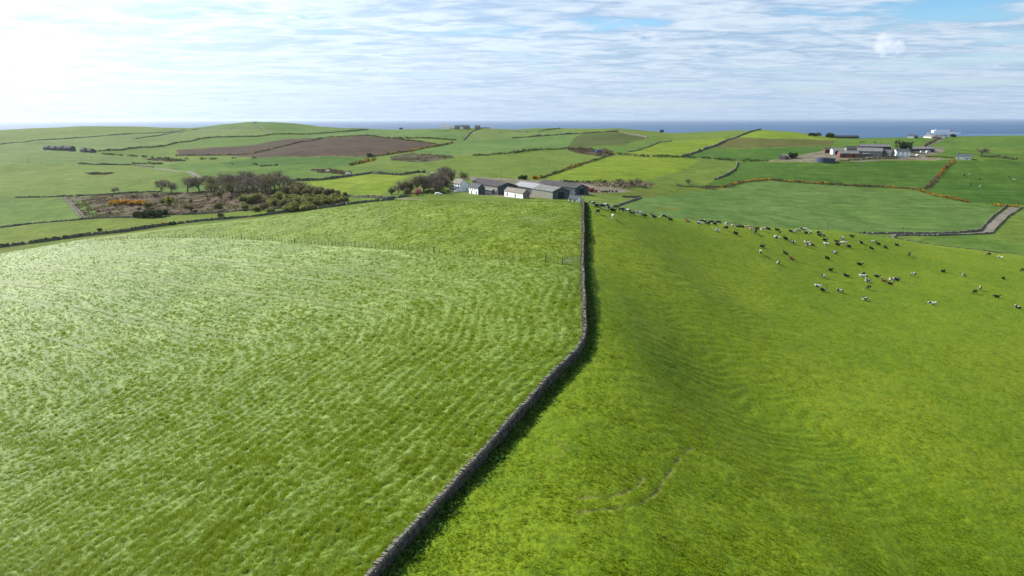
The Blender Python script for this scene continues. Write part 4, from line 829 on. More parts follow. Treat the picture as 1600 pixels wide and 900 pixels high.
hedge([(1532,245.5),(1562,246.5),(1592,250.5)], 2.2, 2.4, 'dark rusty hedge beyond the hillside bungalow', 'hedge_brown', size=0.7)
hedge([(1470,216),(1458,222),(1446,229)], 1.8, 2.0, 'rusty hedge beside the lane to the white cottages', 'hedge_brown', size=1.0)
hedge([(1057,290.5),(1090,293),(1117,297)], 1.4, 2.0, 'low scrubby bank at the valley field end', 'hedge_brown', 0.15, size=0.6)
hedge([(1552,321),(1570,322),(1590,323.5)], 1.4, 2.6, 'golden gorse clump where the lane meets the hedge', 'gorse_green', 0.75, 1.6, size=0.6)
hedge([(690,297),(672,300),(650,304),(700,302)], 1.8, 3.0, 'dark garden hedge in front of the farmhouse', 'bush_dark', size=0.7)
hedge([(880,284),(910,286),(945,287.5)], 2.4, 4.0, 'dark scrub hedge behind the long barn', 'bush_dark', size=0.8)
hedge([(1310,252),(1340,250.5),(1370,248),(1400,248)], 1.8, 3, 'grey green weeds along the hillside farm bank', 'hedge', size=0.8)

# ------------------------------------------------------------------ fence and gate
def build_fence():
    rng = np.random.default_rng(12); line = resample(FENCE, 1.75); off = line[0].copy()
    root = empty('post_fence', tuple(off), label='thin post and wire fence curving across the grass crest', cat='fence')
    me = bpy.data.meshes.new('post'); mb = MB(); mb.tube((0, 0, -.4), (0, 0, 1.15), .05, .04, 6); me.from_pydata(mb.v, [], mb.f); me.materials.append(M['wood'])
    big = bpy.data.meshes.new('strainer_post'); mb = MB(); mb.tube((0, 0, -.4), (0, 0, 1.5), .11, .10, 8); big.from_pydata(mb.v, [], mb.f); big.materials.append(M['wood'])
    tops = []
    for i, p in enumerate(line):
        st = i % 17 == 9; o = bpy.data.objects.new('strainer_post' if st else 'post', big if st else me); COL.objects.link(o); o.parent = root
        o.location = p - off; o.rotation_euler = (rng.normal() * .05, rng.normal() * .05, rng.random() * 6); o.scale = (1, 1, rng.uniform(.85, 1.1)); tops.append(p - off)
    for h in (0.35, 0.7, 1.05):
        mb = MB()
        for a, b in zip(tops[:-1], tops[1:]): mb.tube(a + Vector((0, 0, h)), b + Vector((0, 0, h)), .006, .006, 3, caps=False)
        mb.build('wire', M['steel'], root)
    # gate beside the wall
    A, B = GATE_A, GATE_B; d = B - A; L = d.length; rz = math.atan2(d.y, d.x)
    g = empty('field_gate', tuple(A), rz, label='galvanised barred gate between the post fence and stone wall', cat='gate')
    for x in (0, L): mb = MB(); mb.tube((x, 0, -.4), (x, 0, 1.4), .075, .065, 8); mb.build('gate_post', M['wood'], g)
    for k, z in enumerate((.22, .40, .58, .80, 1.14)): mb = MB(); mb.tube((.12, 0, z), (L - .12, 0, z), .025, .025, 6); mb.build('bar', M['steel'], g)
    for x in (.12, L * .5, L - .12): mb = MB(); mb.tube((x, .02, .2), (x, .02, 1.16), .025, .025, 6); mb.build('upright', M['steel'], g)
    mb = MB(); mb.tube((.12, .04, .2), (L * .5, .04, 1.14), .02, .02, 6); mb.build('brace', M['steel'], g)
build_fence()

# ------------------------------------------------------------------ cattle
def skin_mesh(name, verts, edges, radii, sub=1):
    me = bpy.data.meshes.new(name + '_cage'); me.from_pydata(verts, edges, []); ob = bpy.data.objects.new(name + '_cage', me); COL.objects.link(ob)
    md = ob.modifiers.new('skin', 'SKIN'); md.use_smooth_shade = True; md.branch_smoothing = 0.6
    for i, r in enumerate(radii):
        sv = me.skin_vertices[0].data[i]; sv.radius = r if isinstance(r, tuple) else (r, r); sv.use_root = (i == 0)
    if sub: s = ob.modifiers.new('sub', 'SUBSURF'); s.levels = sub; s.render_levels = sub
    dg = bpy.context.evaluated_depsgraph_get(); out = bpy.data.meshes.new_from_object(ob.evaluated_get(dg)); out.name = name
    bpy.data.objects.remove(ob); bpy.data.meshes.remove(me); out.polygons.foreach_set('use_smooth', [True] * len(out.polygons)); return out
def cow_cage(pose):
    v, e, r = [], [], []
    def add(p, rad, par=None):
        v.append(p); r.append(rad)
        if par is not None: e.append((par, len(v) - 1))
        return len(v) - 1
    lie = pose == 'lie'; z0 = 0.46 if lie else 1.02; wd = 1.15 if lie else 1.0
    mid = add((0, 0, z0 - .02), (.43 * wd, .42)); hip = add((-.55, 0, z0 + .02), (.40 * wd, .38), mid); rump = add((-.88, 0, z0 + .06), (.27, .27), hip)
    sh = add((.55, 0, z0 + .03), (.33 * wd, .38), mid); nb = add((.84, 0, z0 + (.16 if pose != 'graze' else .05)), (.21, .25), sh)
    if pose == 'graze': nk = add((1.15, 0, .74), (.14, .17), nb); hd = add((1.36, 0, .46), (.13, .14), nk); mu = add((1.55, 0, .13), (.095, .09), hd)
    elif pose == 'stand': nk = add((1.10, 0, 1.34), (.14, .17), nb); hd = add((1.30, 0, 1.44), (.13, .14), nk); mu = add((1.66, 0, 1.24), (.095, .09), hd)
    else: nk = add((.92, 0, .86), (.14, .17), nb); hd = add((1.02, 0, 1.02), (.13, .14), nk); mu = add((1.33, 0, .86), (.095, .09), hd)
    h = v[hd]
    for sgn in (-1, 1): add((h[0] - .04, sgn * .27, h[2] + .06), (.05, .025), hd)
    t = add((-1.0, 0, z0 + .10), .05, rump); t2 = add((-1.05, 0, max(.14, z0 - .35)), .03, t); add((-1.05, 0.02, max(.07, z0 - .62)), .045, t2)
    for sgn in (-1, 1):
        if lie:
            a = add((-.50, sgn * .36, .26), .17, hip); b = add((-.12, sgn * .50, .13), .10, a); add((-.48, sgn * .56, .07), .065, b)
            a = add((.60, sgn * .28, .22), .13, sh); b = add((.92, sgn * .26, .10), .075, a); add((.62, sgn * .27, .065), .055, b)
        else:
            st = .10 * sgn
            a = add((-.66 + st, sgn * .21, .70), (.15, .17), hip); b = add((-.76 + st, sgn * .21, .47), .075, a); c = add((-.70 + st, sgn * .21, .2), .055, b); add((-.67 + st, sgn * .21, .03), .07, c)
            a = add((.54 - st, sgn * .19, .68), .12, sh); b = add((.54 - st, sgn * .19, .42), .07, a); c = add((.53 - st, sgn * .19, .2), .052, b); add((.56 - st, sgn * .19, .03), .068, c)
    if not lie: add((-.42, 0, .60), .15, hip)
    return v, e, r
def coat(name, dark, light, thr):
    m, t, b = new_mat(name); g = t.node('ShaderNodeTexCoord'); oi = t.node('ShaderNodeObjectInfo')
    P = t.vmath('ADD', g.outputs['Object'], t.vmath('SCALE', (13.0, 7.0, 5.0), scale=oi.outputs['Random']).outputs[0]).outputs[0]
    n = t.noise(P, 1.15, 2, 0.5, 0.3); t.link(t.mix(t.ramp(n, thr - .015, thr + .015), dark, light), b.inputs['Base Color'])
    b.inputs['Roughness'].default_value = 0.7; b.inputs['Specular IOR Level'].default_value = 0.3; return m
COAT = {'black': coat('black_hide', (.016, .015, .015), (.55, .52, .48), .66), 'pied': coat('pied_hide', (.016, .015, .015), (.62, .59, .55), .50),
        'white': coat('white_hide', (.02, .02, .02), (.64, .61, .56), .42), 'brown': coat('brown_hide', (.17, .065, .025), (.55, .50, .44), .62), 'cream': coat('cream_hide', (.46, .34, .22), (.60, .54, .46), .52)}
CW = {'black': 'mostly black', 'pied': 'black and white', 'white': 'mostly white', 'brown': 'red brown', 'cream': 'cream coloured'}
PW = {'lie': 'lying', 'stand': 'standing', 'graze': 'grazing'}
_T = 'first second third fourth fifth sixth seventh eighth ninth tenth eleventh twelfth thirteenth fourteenth fifteenth sixteenth seventeenth eighteenth nineteenth twentieth'.split()
ORD = _T + ['twenty-' + x for x in _T[:9]] + ['thirtieth'] + ['thirty-' + x for x in _T[:9]] + ['fortieth'] + ['forty-' + x for x in _T[:9]]
b_, p_, w_, r_, c_ = 'black', 'pied', 'white', 'brown', 'cream'
HERD = [
 ('the near crest row', [(926,322,'stand',p_,None),(932,323,'lie',b_,None),(941,326,'graze',b_,200),(946.5,325,'graze',w_,20),(952.5,328.5,'graze',p_,190),(957,330,'lie',b_,None),(971,331.5,'graze',b_,10),(980,333,'graze',p_,170),(986,334,'lie',b_,None),(993.5,336,'graze',w_,185),(999,336.5,'graze',w_,10),(1006,338,'lie',b_,None),(1021,340,'lie',b_,None)]),
 ('the pair below the crest', [(934,334,'graze',b_,230),(957,342,'stand',w_,265)]),
 ('the far crest row', [(1037,342,'graze',b_,160),(1047,344,'lie',b_,None),(1074,347,'lie',r_,None),(1092,349.8,'lie',p_,None),(1098,349.2,'graze',b_,None),(1105,350,'lie',b_,None),(1111,350.2,'graze',b_,None),(1116,351,'lie',p_,None),(1122,350.8,'graze',b_,180),(1135,353,'graze',w_,10),(1152,355,'lie',b_,None),(1159,355.5,'lie',b_,None)]),
 ('the group under the crest', [(1119,361,'lie',w_,None),(1134,359,'graze',b_,205),(1144,356.5,'stand',w_,250),(1149,366,'lie',b_,None)]),
 ('the cream cow knot', [(1168,358,'stand',c_,None),(1174,361,'graze',c_,20),(1173,357,'lie',b_,None),(1180,365,'graze',b_,240),(1182,358.5,'lie',b_,None),(1193,361,'graze',c_,200),(1200,359,'lie',b_,None),(1214,360.5,'lie',b_,None),(1218,366,'stand',b_,250)]),
 ('the tight brow knot', [(1235,362.5,'lie',b_,None),(1241,363,'lie',p_,None),(1248,363,'stand',p_,None),(1253,361,'graze',b_,None),(1258,361.5,'graze',w_,10),(1259,365,'lie',b_,None),(1265,364,'lie',w_,None),(1278,364,'lie',b_,None),(1280,368.5,'lie',b_,None),(1286,368.5,'lie',p_,None)]),
 ('the few below cream cows', [(1213,372,'lie',w_,None),(1227,374,'lie',b_,None),(1239,380,'lie',p_,None),(1190,386,'lie',b_,None),(1188,397,'stand',p_,255),(1227,397,'lie',b_,None),(1237,406,'lie',r_,None),(1215,412,'lie',p_,None)]),
 ('the middle band', [(1260,380,'lie',w_,None),(1264,386,'graze',p_,None),(1268,383.5,'lie',b_,None),(1288,376,'lie',b_,None),(1290,382,'lie',w_,None),(1306,378,'lie',b_,None),(1308,383,'lie',b_,None),(1317,382.5,'stand',w_,350),(1326,386,'lie',b_,None),(1315,373,'lie',w_,None),(1330,370,'lie',b_,None),(1345,380.5,'lie',b_,None),(1364,380,'graze',p_,170),(1372,382,'lie',b_,None),(1361,389,'lie',b_,None),(1383,387.5,'lie',b_,None),(1401,384,'lie',b_,None)]),
 ('the sparse lower row', [(1303,396,'lie',w_,None),(1292,404.5,'lie',b_,None),(1342,414,'lie',b_,None),(1420,400,'graze',b_,240)]),
 ('the near cluster', [(1297,423,'lie',b_,None),(1322,432,'lie',b_,None),(1286,433,'lie',w_,None),(1349,429.5,'lie',b_,None),(1346,432.5,'lie',w_,None),(1369,433,'lie',b_,None),(1381,440,'lie',r_,None),(1393,438.5,'lie',w_,None),(1400,438,'lie',b_,None),(1390,444.5,'lie',b_,None),(1355,440,'lie',w_,None),(1357,452,'graze',b_,210)]),
 ('the lowest few', [(1276,448,'lie',p_,None),(1285,454.5,'lie',b_,None),(1312,456,'lie',p_,None),(1351,469,'lie',p_,None),(1455,475.5,'lie',w_,None)]),
 ('the group by the lane', [(1427,431,'graze',p_,190),(1473,425,'lie',b_,None),(1505,431,'lie',p_,None),(1531,453,'graze',p_,230),(1523,459,'graze',b_,200),(1556,464.5,'lie',b_,None),(1567,436,'lie',b_,None),(1545,399.5,'graze',b_,195),(1562,404.5,'stand',p_,280),(1597,424.5,'graze',b_,200),(1590,482,'lie',p_,None)]),
]
def build_cows():
    rng = random.Random(5); protos = {}
    for pose in ('lie', 'stand', 'graze'):
        v, e, r = cow_cage(pose); protos[pose] = skin_mesh('cow', v, e, r, 1); protos[pose].materials.append(COAT['pied'])
    def put(p, pose, ct, hd, lab, grp, cat='cow', sc=1.0):
        o = bpy.data.objects.new('cow', protos[pose]); COL.objects.link(o); tag(o, lab, cat, grp)
        o.material_slots[0].link = 'OBJECT'; o.material_slots[0].material = COAT[ct]
        o.location = p + Vector((0, 0, 0.02)); a = R(hd if hd is not None else rng.choice((10, 20, 160, 170, 185, 195, 200, 330, 345, 225)) + rng.uniform(-14, 14)); o.scale = (sc,) * 3
        e = .8; nx = float(hz(p.x - e, p.y) - hz(p.x + e, p.y)); ny = float(hz(p.x, p.y - e) - hz(p.x, p.y + e)); nrm = Vector((nx, ny, 2 * e)).normalized()
        q = Vector((0, 0, 1)).rotation_difference(nrm) if pose == 'lie' else Vector((0, 0, 1)).rotation_difference((nrm + Vector((0, 0, 2))).normalized())
        o.rotation_mode = 'QUATERNION'; o.rotation_quaternion = q @ Matrix.Rotation(a, 3, 'Z').to_quaternion()
    for phrase, L in HERD:
        for i, (px, py, pose, ct, hd) in enumerate(sorted(L)):
            put(near(px, py), pose, ct, hd, f'{CW[ct]} cow {PW[pose]}, {ORD[i]} from the wall in {phrase}', 'dairy herd on the pasture', sc=.83 + rng.uniform(-.05, .07))
    far = [(1506,275.5,'graze',b_),(1515,273,'lie',w_),(1531,281,'graze',b_),(1516,288,'lie',b_),(1531,292,'graze',w_),(1577,277.5,'graze',b_),(1584,282,'graze',w_)]
    for i, (px, py, pose, ct) in enumerate(sorted(far)):
        put(at(px, py, 400), pose, ct, None, f'{CW[ct]} far cow {PW[pose]}, {ORD[i]} from the gorse hedge below the bungalow', 'cattle below the bungalow')
    far = [(1344,223,'graze',b_),(1349,222.5,'graze',b_),(1367,223.5,'graze',b_),(1375,223.5,'lie',w_)]
    for i, (px, py, pose, ct) in enumerate(sorted(far)):
        put(at(px, py, 600), pose, ct, None, f'{CW[ct]} tiny cow {PW[pose]}, {ORD[i]} from the brown strip on the headland field', 'cattle on the headland field', sc=1.2)
build_cows()

# ------------------------------------------------------------------ trees and shrubs
def bare_tree_meshes(seed, H=13.0, green=False):
    """short bole, limbs spreading from low down, twigs through the whole crown"""
    rng = random.Random(seed); nr = np.random.default_rng(seed); mb = MB(); tips = []
    def grow(p, d, L, r, lev):
        q = p + d * L; mb.tube(p, q, r, r * .7, 6 if lev < 2 else 4, caps=False)
        if lev >= 2: tips.append((p.lerp(q, .6), lev)); tips.append((q, lev))
        if lev >= 4: return
        for k in range(4 if lev == 0 else 3 if lev < 3 else 2):
            ax = Vector((rng.gauss(0, 1), rng.gauss(0, 1), rng.gauss(0, 1))).cross(d).normalized(); nd = (Matrix.Rotation(rng.uniform(.40, .95), 3, ax) @ d); nd.z += .06; nd.normalize()
            grow(p + d * L * rng.uniform(.55, 1.0), nd, L * rng.uniform(.68, .92), r * .58, lev + 1)
    grow(Vector((0, 0, -.5)), Vector((rng.gauss(0, .06), rng.gauss(0, .06), 1)).normalized(), H * .24, H * .027, 0)
    C = []
    for q, lev in tips:
        for k in range(4): C.append((q.x + rng.gauss(0, .6), q.y + rng.gauss(0, .6), max(1.2, q.z + rng.gauss(.1, .6))))
    C = np.array(C); V, F = leaf_quads(C, .10, nr, long=11.0)
    f = H / np.percentile(V[:, 2], 99.5)
    tr = bpy.data.meshes.new('trunk'); tr.from_pydata([tuple(c * f for c in q) for q in mb.v], [], mb.f); tr.materials.append(M['bark'])
    cr = mesh_np('crown', V * f, F, False); cr.materials.append(M['twig_green'] if green else M['twig']); return tr, cr
def bush_meshes(seed, rx, rz, mat, leaf=.5, n=900, lobes=7, stem=True):
    rng = np.random.default_rng(seed); cs = rng.normal(size=(lobes, 3)) * np.array([rx * .45, rx * .45, rz * .18]); cs[:, 2] = np.abs(cs[:, 2]) + rz * .45
    k = rng.integers(0, lobes, n); d = rng.normal(size=(n, 3)); d /= np.linalg.norm(d, axis=1)[:, None]; rad = rng.random(n)[:, None] ** .35
    C = cs[k] + d * rad * np.array([rx * .5, rx * .5, rz * .45]) * (0.75 + .4 * rng.random((lobes, 1)))[k]; C[:, 2] = np.maximum(C[:, 2], .15)
    V, F = leaf_quads(C, leaf, rng, long=1.3); cr = mesh_np('crown', V, F, False); cr.materials.append(M[mat])
    mb = MB()
    for q in range(4):
        a = q * 1.6; mb.tube((0, 0, -.4), (math.cos(a) * rx * .35, math.sin(a) * rx * .35, rz * .6), .12, .05, 5, caps=False)
    st = bpy.data.meshes.new('trunk'); st.from_pydata(mb.v, [], mb.f); st.materials.append(M['bark']); return st, cr
def plant(name, p, meshes, lab, cat, grp, sc=1.0, rz=None, sx=1.0):
    o = empty(name, tuple(p), random.uniform(0, 6.28) if rz is None else rz, label=lab, cat=cat, group=grp); o.scale = (sc * sx, sc * sx, sc)
    for nm, me in zip(('trunk', 'crown'), meshes): link(nm, me, None, o)
    return o
BARE = [bare_tree_meshes(10 + i, 13.0) for i in range(4)] + [bare_tree_meshes(30, 13.0, True)]
def build_trees():
    rng = random.Random(9)
    solo = [(252,300.5,.78,'slim bare tree at the open end of the wood'), (269,301,.84,'second bare tree from the open end of the wood'), (293,301.5,.98,'forked bare tree with open limbs beside the wood')]
    for i, (x, y, s, lab) in enumerate(solo): plant('bare_tree', at(x, y), BARE[i], lab, 'tree', 'trees of the bare wood', s)
    wood = [(312,300),(322,297),(330,301),(340,296),(349,301),(356,297),(364,302),(371,298),(379,301),(386,296),(394,300),(402,303),(408,297),(415,301),(423,297),(430,302),(438,298),(448,300),(335,305),(362,306),(388,305),(418,306),(462,300),(475,301)]
    for i, (x, y) in enumerate(sorted(wood)):
        front = y > 303.5; s = rng.uniform(.85, 1.12) * (.72 if x > 455 or front else 1.0)
        plant('bare_tree', at(x, y), BARE[rng.randrange(5)], f'bare brown tree, {ORD[i]} along the dense wood from its open end', 'tree', 'trees of the bare wood', s, sx=rng.uniform(.95, 1.25))
    WIL = [bush_meshes(50 + i, 4.2, 4.4, 'willow', .55, 1100) for i in range(3)]; DRK = [bush_meshes(60 + i, 3.2, 3.6, 'bush_dark', .5, 900) for i in range(2)]
    BUD = [bush_meshes(64 + i, 4.2, 6.0, 'twig_green', .5, 1000) for i in range(2)]; SCR = [bush_meshes(80 + i, 2.4, 1.8, 'hedge_brown', .4, 420) for i in range(2)]
    GOR = [bush_meshes(70 + i, 2.2, 2.2, 'gorse', .4, 560) for i in range(2)]
    wil = [(396,316,1.2,'tall'),(430,321,.85,'low'),(447,327,.9,'low'),(456,331,1.0,'rounded'),(470,322,.95,'wide'),(482,328,.9,'wide'),(505,316,1.0,'rounded'),(520,315,.9,'rounded'),(534,314,.75,'small'),(413,328,.7,'low'),(440,312,.95,'tall'),(462,314,.9,'tall'),(400,330,.6,'low'),(424,331,.55,'low'),(384,326,.55,'low'),(490,322,1.0,'wide'),(498,318,.9,'rounded'),(512,319,.85,'low'),(476,317,1.0,'tall'),(452,318,1.0,'tall')]
    for i, (x, y, s, w) in enumerate(sorted(wil)):
        plant('willow_shrub', at(x, y), WIL[i % 3] if i not in (3, 7) else BUD[0], f'{w} yellow green willow shrub, {ORD[i]} along the wood edge from the heath', 'shrub', 'willow shrubs by the wood', s * .98, sx=1.3)
    for i, (x, y, s) in enumerate([(447,306,1.3),(455,304,1.25),(463,308,1.1),(471,305,1.2),(479,308,1.05),(487,305,1.1),(495,307,1.0),(503,305,1.0),(511,307,.9),(519,306,.85),(528,307,.75),(538,308,.6)]):
        plant('budding_tree', at(x, y), BUD[i % 2], f'brown green budding tree, {ORD[i]} from the wood towards the lane', 'tree', 'budding trees by the lane', s * .82, sx=1.15)
    for i, (x, y, s) in enumerate([(214,339,.75),(223,339.5,1.0),(233,340,1.1),(243,339,1.0),(254,338.5,1.05)]):
        plant('evergreen_bush', at(x, y), DRK[i % 2], f'dark evergreen bush, {ORD[i]} from the lane in the heath clump', 'bush', 'dark bushes on the heath', s)
    for i, (x, y, s) in enumerate([(175,320,.8),(182,319.5,1.0),(190,320.5,1.1),(198,319,1.0),(205,321,.8),(213,320.5,1.0),(222,320.5,1.0),(230,321,.8)]):
        plant('gorse_bush', at(x, y), GOR[i % 2], f'orange gorse bush, {ORD[i]} from the lane in the heath patch', 'bush', 'gorse on the heath', s * 1.45, sx=1.3)
    plant('gorse_bush', at(254, 353), GOR[0], 'lone orange gorse bush above the lower stone wall', 'bush', None, .8)
    plant('evergreen_bush', at(270, 351.5), DRK[0], 'small dark bush above the lower stone wall', 'bush', None, .5)
    plant('evergreen_bush', at(157, 361), DRK[1], 'dark low clump in the yellow green strip', 'bush', None, .4)
    plant('spring_tree', at(265, 322), bush_meshes(90, 2.2, 6.0, 'spring', .5, 700), 'bright yellow leaved young tree on the heath', 'tree', None, 1.0)
    plant('evergreen_bush', at(345, 340.5), BUD[1], 'round olive bush on the grass below the heath', 'bush', None, .5)
    plant('bare_tree', at(179, 302.5), BARE[1], 'lone thin tree on the edge of the heath', 'tree', None, .42)
    k = 0
    for i, x in enumerate(sorted(rng.uniform(150, 395) for _ in range(46))):
        y = rng.uniform(306, 335) if x < 330 else rng.uniform(308, 330)
        if y > 340 - (x - 150) * .04 or (x < 235 and 309 < y < 323): continue
        plant('scrub_bush', at(x, y), SCR[i % 2] if rng.random() < .7 else BUD[i % 2], f'low brown scrub bush, {ORD[k]} across the heath from the lane', 'bush', 'scrub of the heath', rng.uniform(.3, .8)); k += 1
    farmtrees = [(612,304,.5),(622,303,.6),(632,302,.72),(642,302,.8),(652,300,.85),(662,299.5,.9),(671,299,.95),(680,300,1.0),(687,299,1.05),(692,296,1.05),(698,290,1.1),(708,288,1.0),(636,306,.55),(684,303,.7),(722,289,.8)]
    for i, (x, y, s) in enumerate(farmtrees):
        plant('garden_tree', at(x, y), BARE[i % 5] if i % 3 else BUD[i % 2], f'bare garden tree, {ORD[i]} from the lane in the farmhouse shelter belt', 'tree', 'trees round the farmhouse', s * (.95 if i % 3 else 1.3))
    plant('blossom_tree', at(653, 306), bush_meshes(91, 3.2, 4.4, 'blossom', .5, 800), 'pink blossom tree beside the farmhouse garden', 'tree', None, .95)
    for i, (x, y, s) in enumerate([(970,292,.46),(991,291.5,.5),(1077,288,.32)]):
        plant('bare_tree', at(x, y), BARE[i], f'bare valley tree, {ORD[i]} from the sheds among the dry reeds', 'tree', 'bare trees among the reeds', s, sx=1.35)
    plant('evergreen_tree', at(1411, 236.5), bush_meshes(92, 6.5, 9.0, 'bush_dark', .8, 1500, 12), 'broad dark evergreen behind the white hillside farmhouse', 'tree', None, 1.0)
    plant('evergreen_bush', at(1237, 247.5), DRK[0], 'round black green bush beside the low orange shed', 'bush', None, 1.4)
    plant('bare_tree', at(1533, 242.5), BARE[2], 'wind bent bare tree beside the hillside bungalow', 'tree', None, .55, sx=1.6)
    plant('evergreen_bush', at(1295, 216), DRK[1], 'dark trees at the end of the coastal shed', 'tree', None, 1.7)
    plant('evergreen_bush', at(1273, 213), DRK[1], 'dark bush on the coastal brow', 'bush', None, 1.2, sx=1.8)
    plant('evergreen_bush', at(1488, 214.4), DRK[0], 'small dark bush on the skyline beside the white cottages', 'bush', None, 1.1)
    plant('evergreen_bush', at(1034, 207), DRK[0], 'dark bush on the green brow against the sea', 'bush', None, 1.1)
    plant('evergreen_bush', at(627, 202), DRK[1], 'lone dark bush on the far skyline', 'bush', None, 1.1)
    plant('evergreen_bush', at(577, 245), DRK[0], 'round bush at the foot of the ploughed hill', 'bush', None, 1.2)
    plant('gorse_bush', at(837, 280), GOR[1], 'orange gorse bush behind the farm sheds', 'bush', None, 1.3)
    plant('evergreen_bush', at(817, 281), DRK[0], 'dark bush beside the pale farm track', 'bush', None, .9)
    # dry reeds
    rg = np.random.default_rng(4); C = []
    for k in range(1500):
        q = (rg.uniform(935, 1018), rg.uniform(286, 292.5)); p = at(*q) if k < 300 else p + Vector((rg.normal() * 2.5, rg.normal() * 4, 0)); C.append((p.x + rg.normal(), p.y + rg.normal() * 2, 0))
    cc = []
    base = [at(rg.uniform(935, 1018), rg.uniform(286.5, 292)) for k in range(120)]
    for k in range(2600):
        b = base[k % 120]; cc.append((b.x + rg.normal() * 2.2, b.y + rg.normal() * 3.5))
    cc = np.array(cc); z = hz(cc[:, 0], cc[:, 1]); C = np.stack([cc[:, 0], cc[:, 1], z + rg.random(len(cc)) * 1.2], 1)
    V, F = leaf_quads(C, .5, rg, long=1.6); link('reeds', mesh_np('reeds', V, F, False), M['reed'], label='pale dry reed bed beyond the sheds', kind='stuff')
build_trees()
for i, (x, y, s) in enumerate([(492,265.5,1.6),(513,267.5,1.8),(544,271.5,2.0),(676,271.3,1.8)]):
    rng = np.random.default_rng(i); bm = bmesh.new(); bmesh.ops.create_icosphere(bm, subdivisions=2, radius=1.0)
    for v in bm.verts: v.co *= 1 + (rng.random() - .5) * .35; v.co.z *= .6
    me = bpy.data.meshes.new('boulder'); bm.to_mesh(me); bm.free(); o = link('boulder', me, M['boulder'], label=f'pale boulder, {ORD[i]} along the boggy hollow from the wood', cat='boulder', group='boulders in the bog')
    o.location = at(x, y); o.scale = (s * 1.4, s, s)

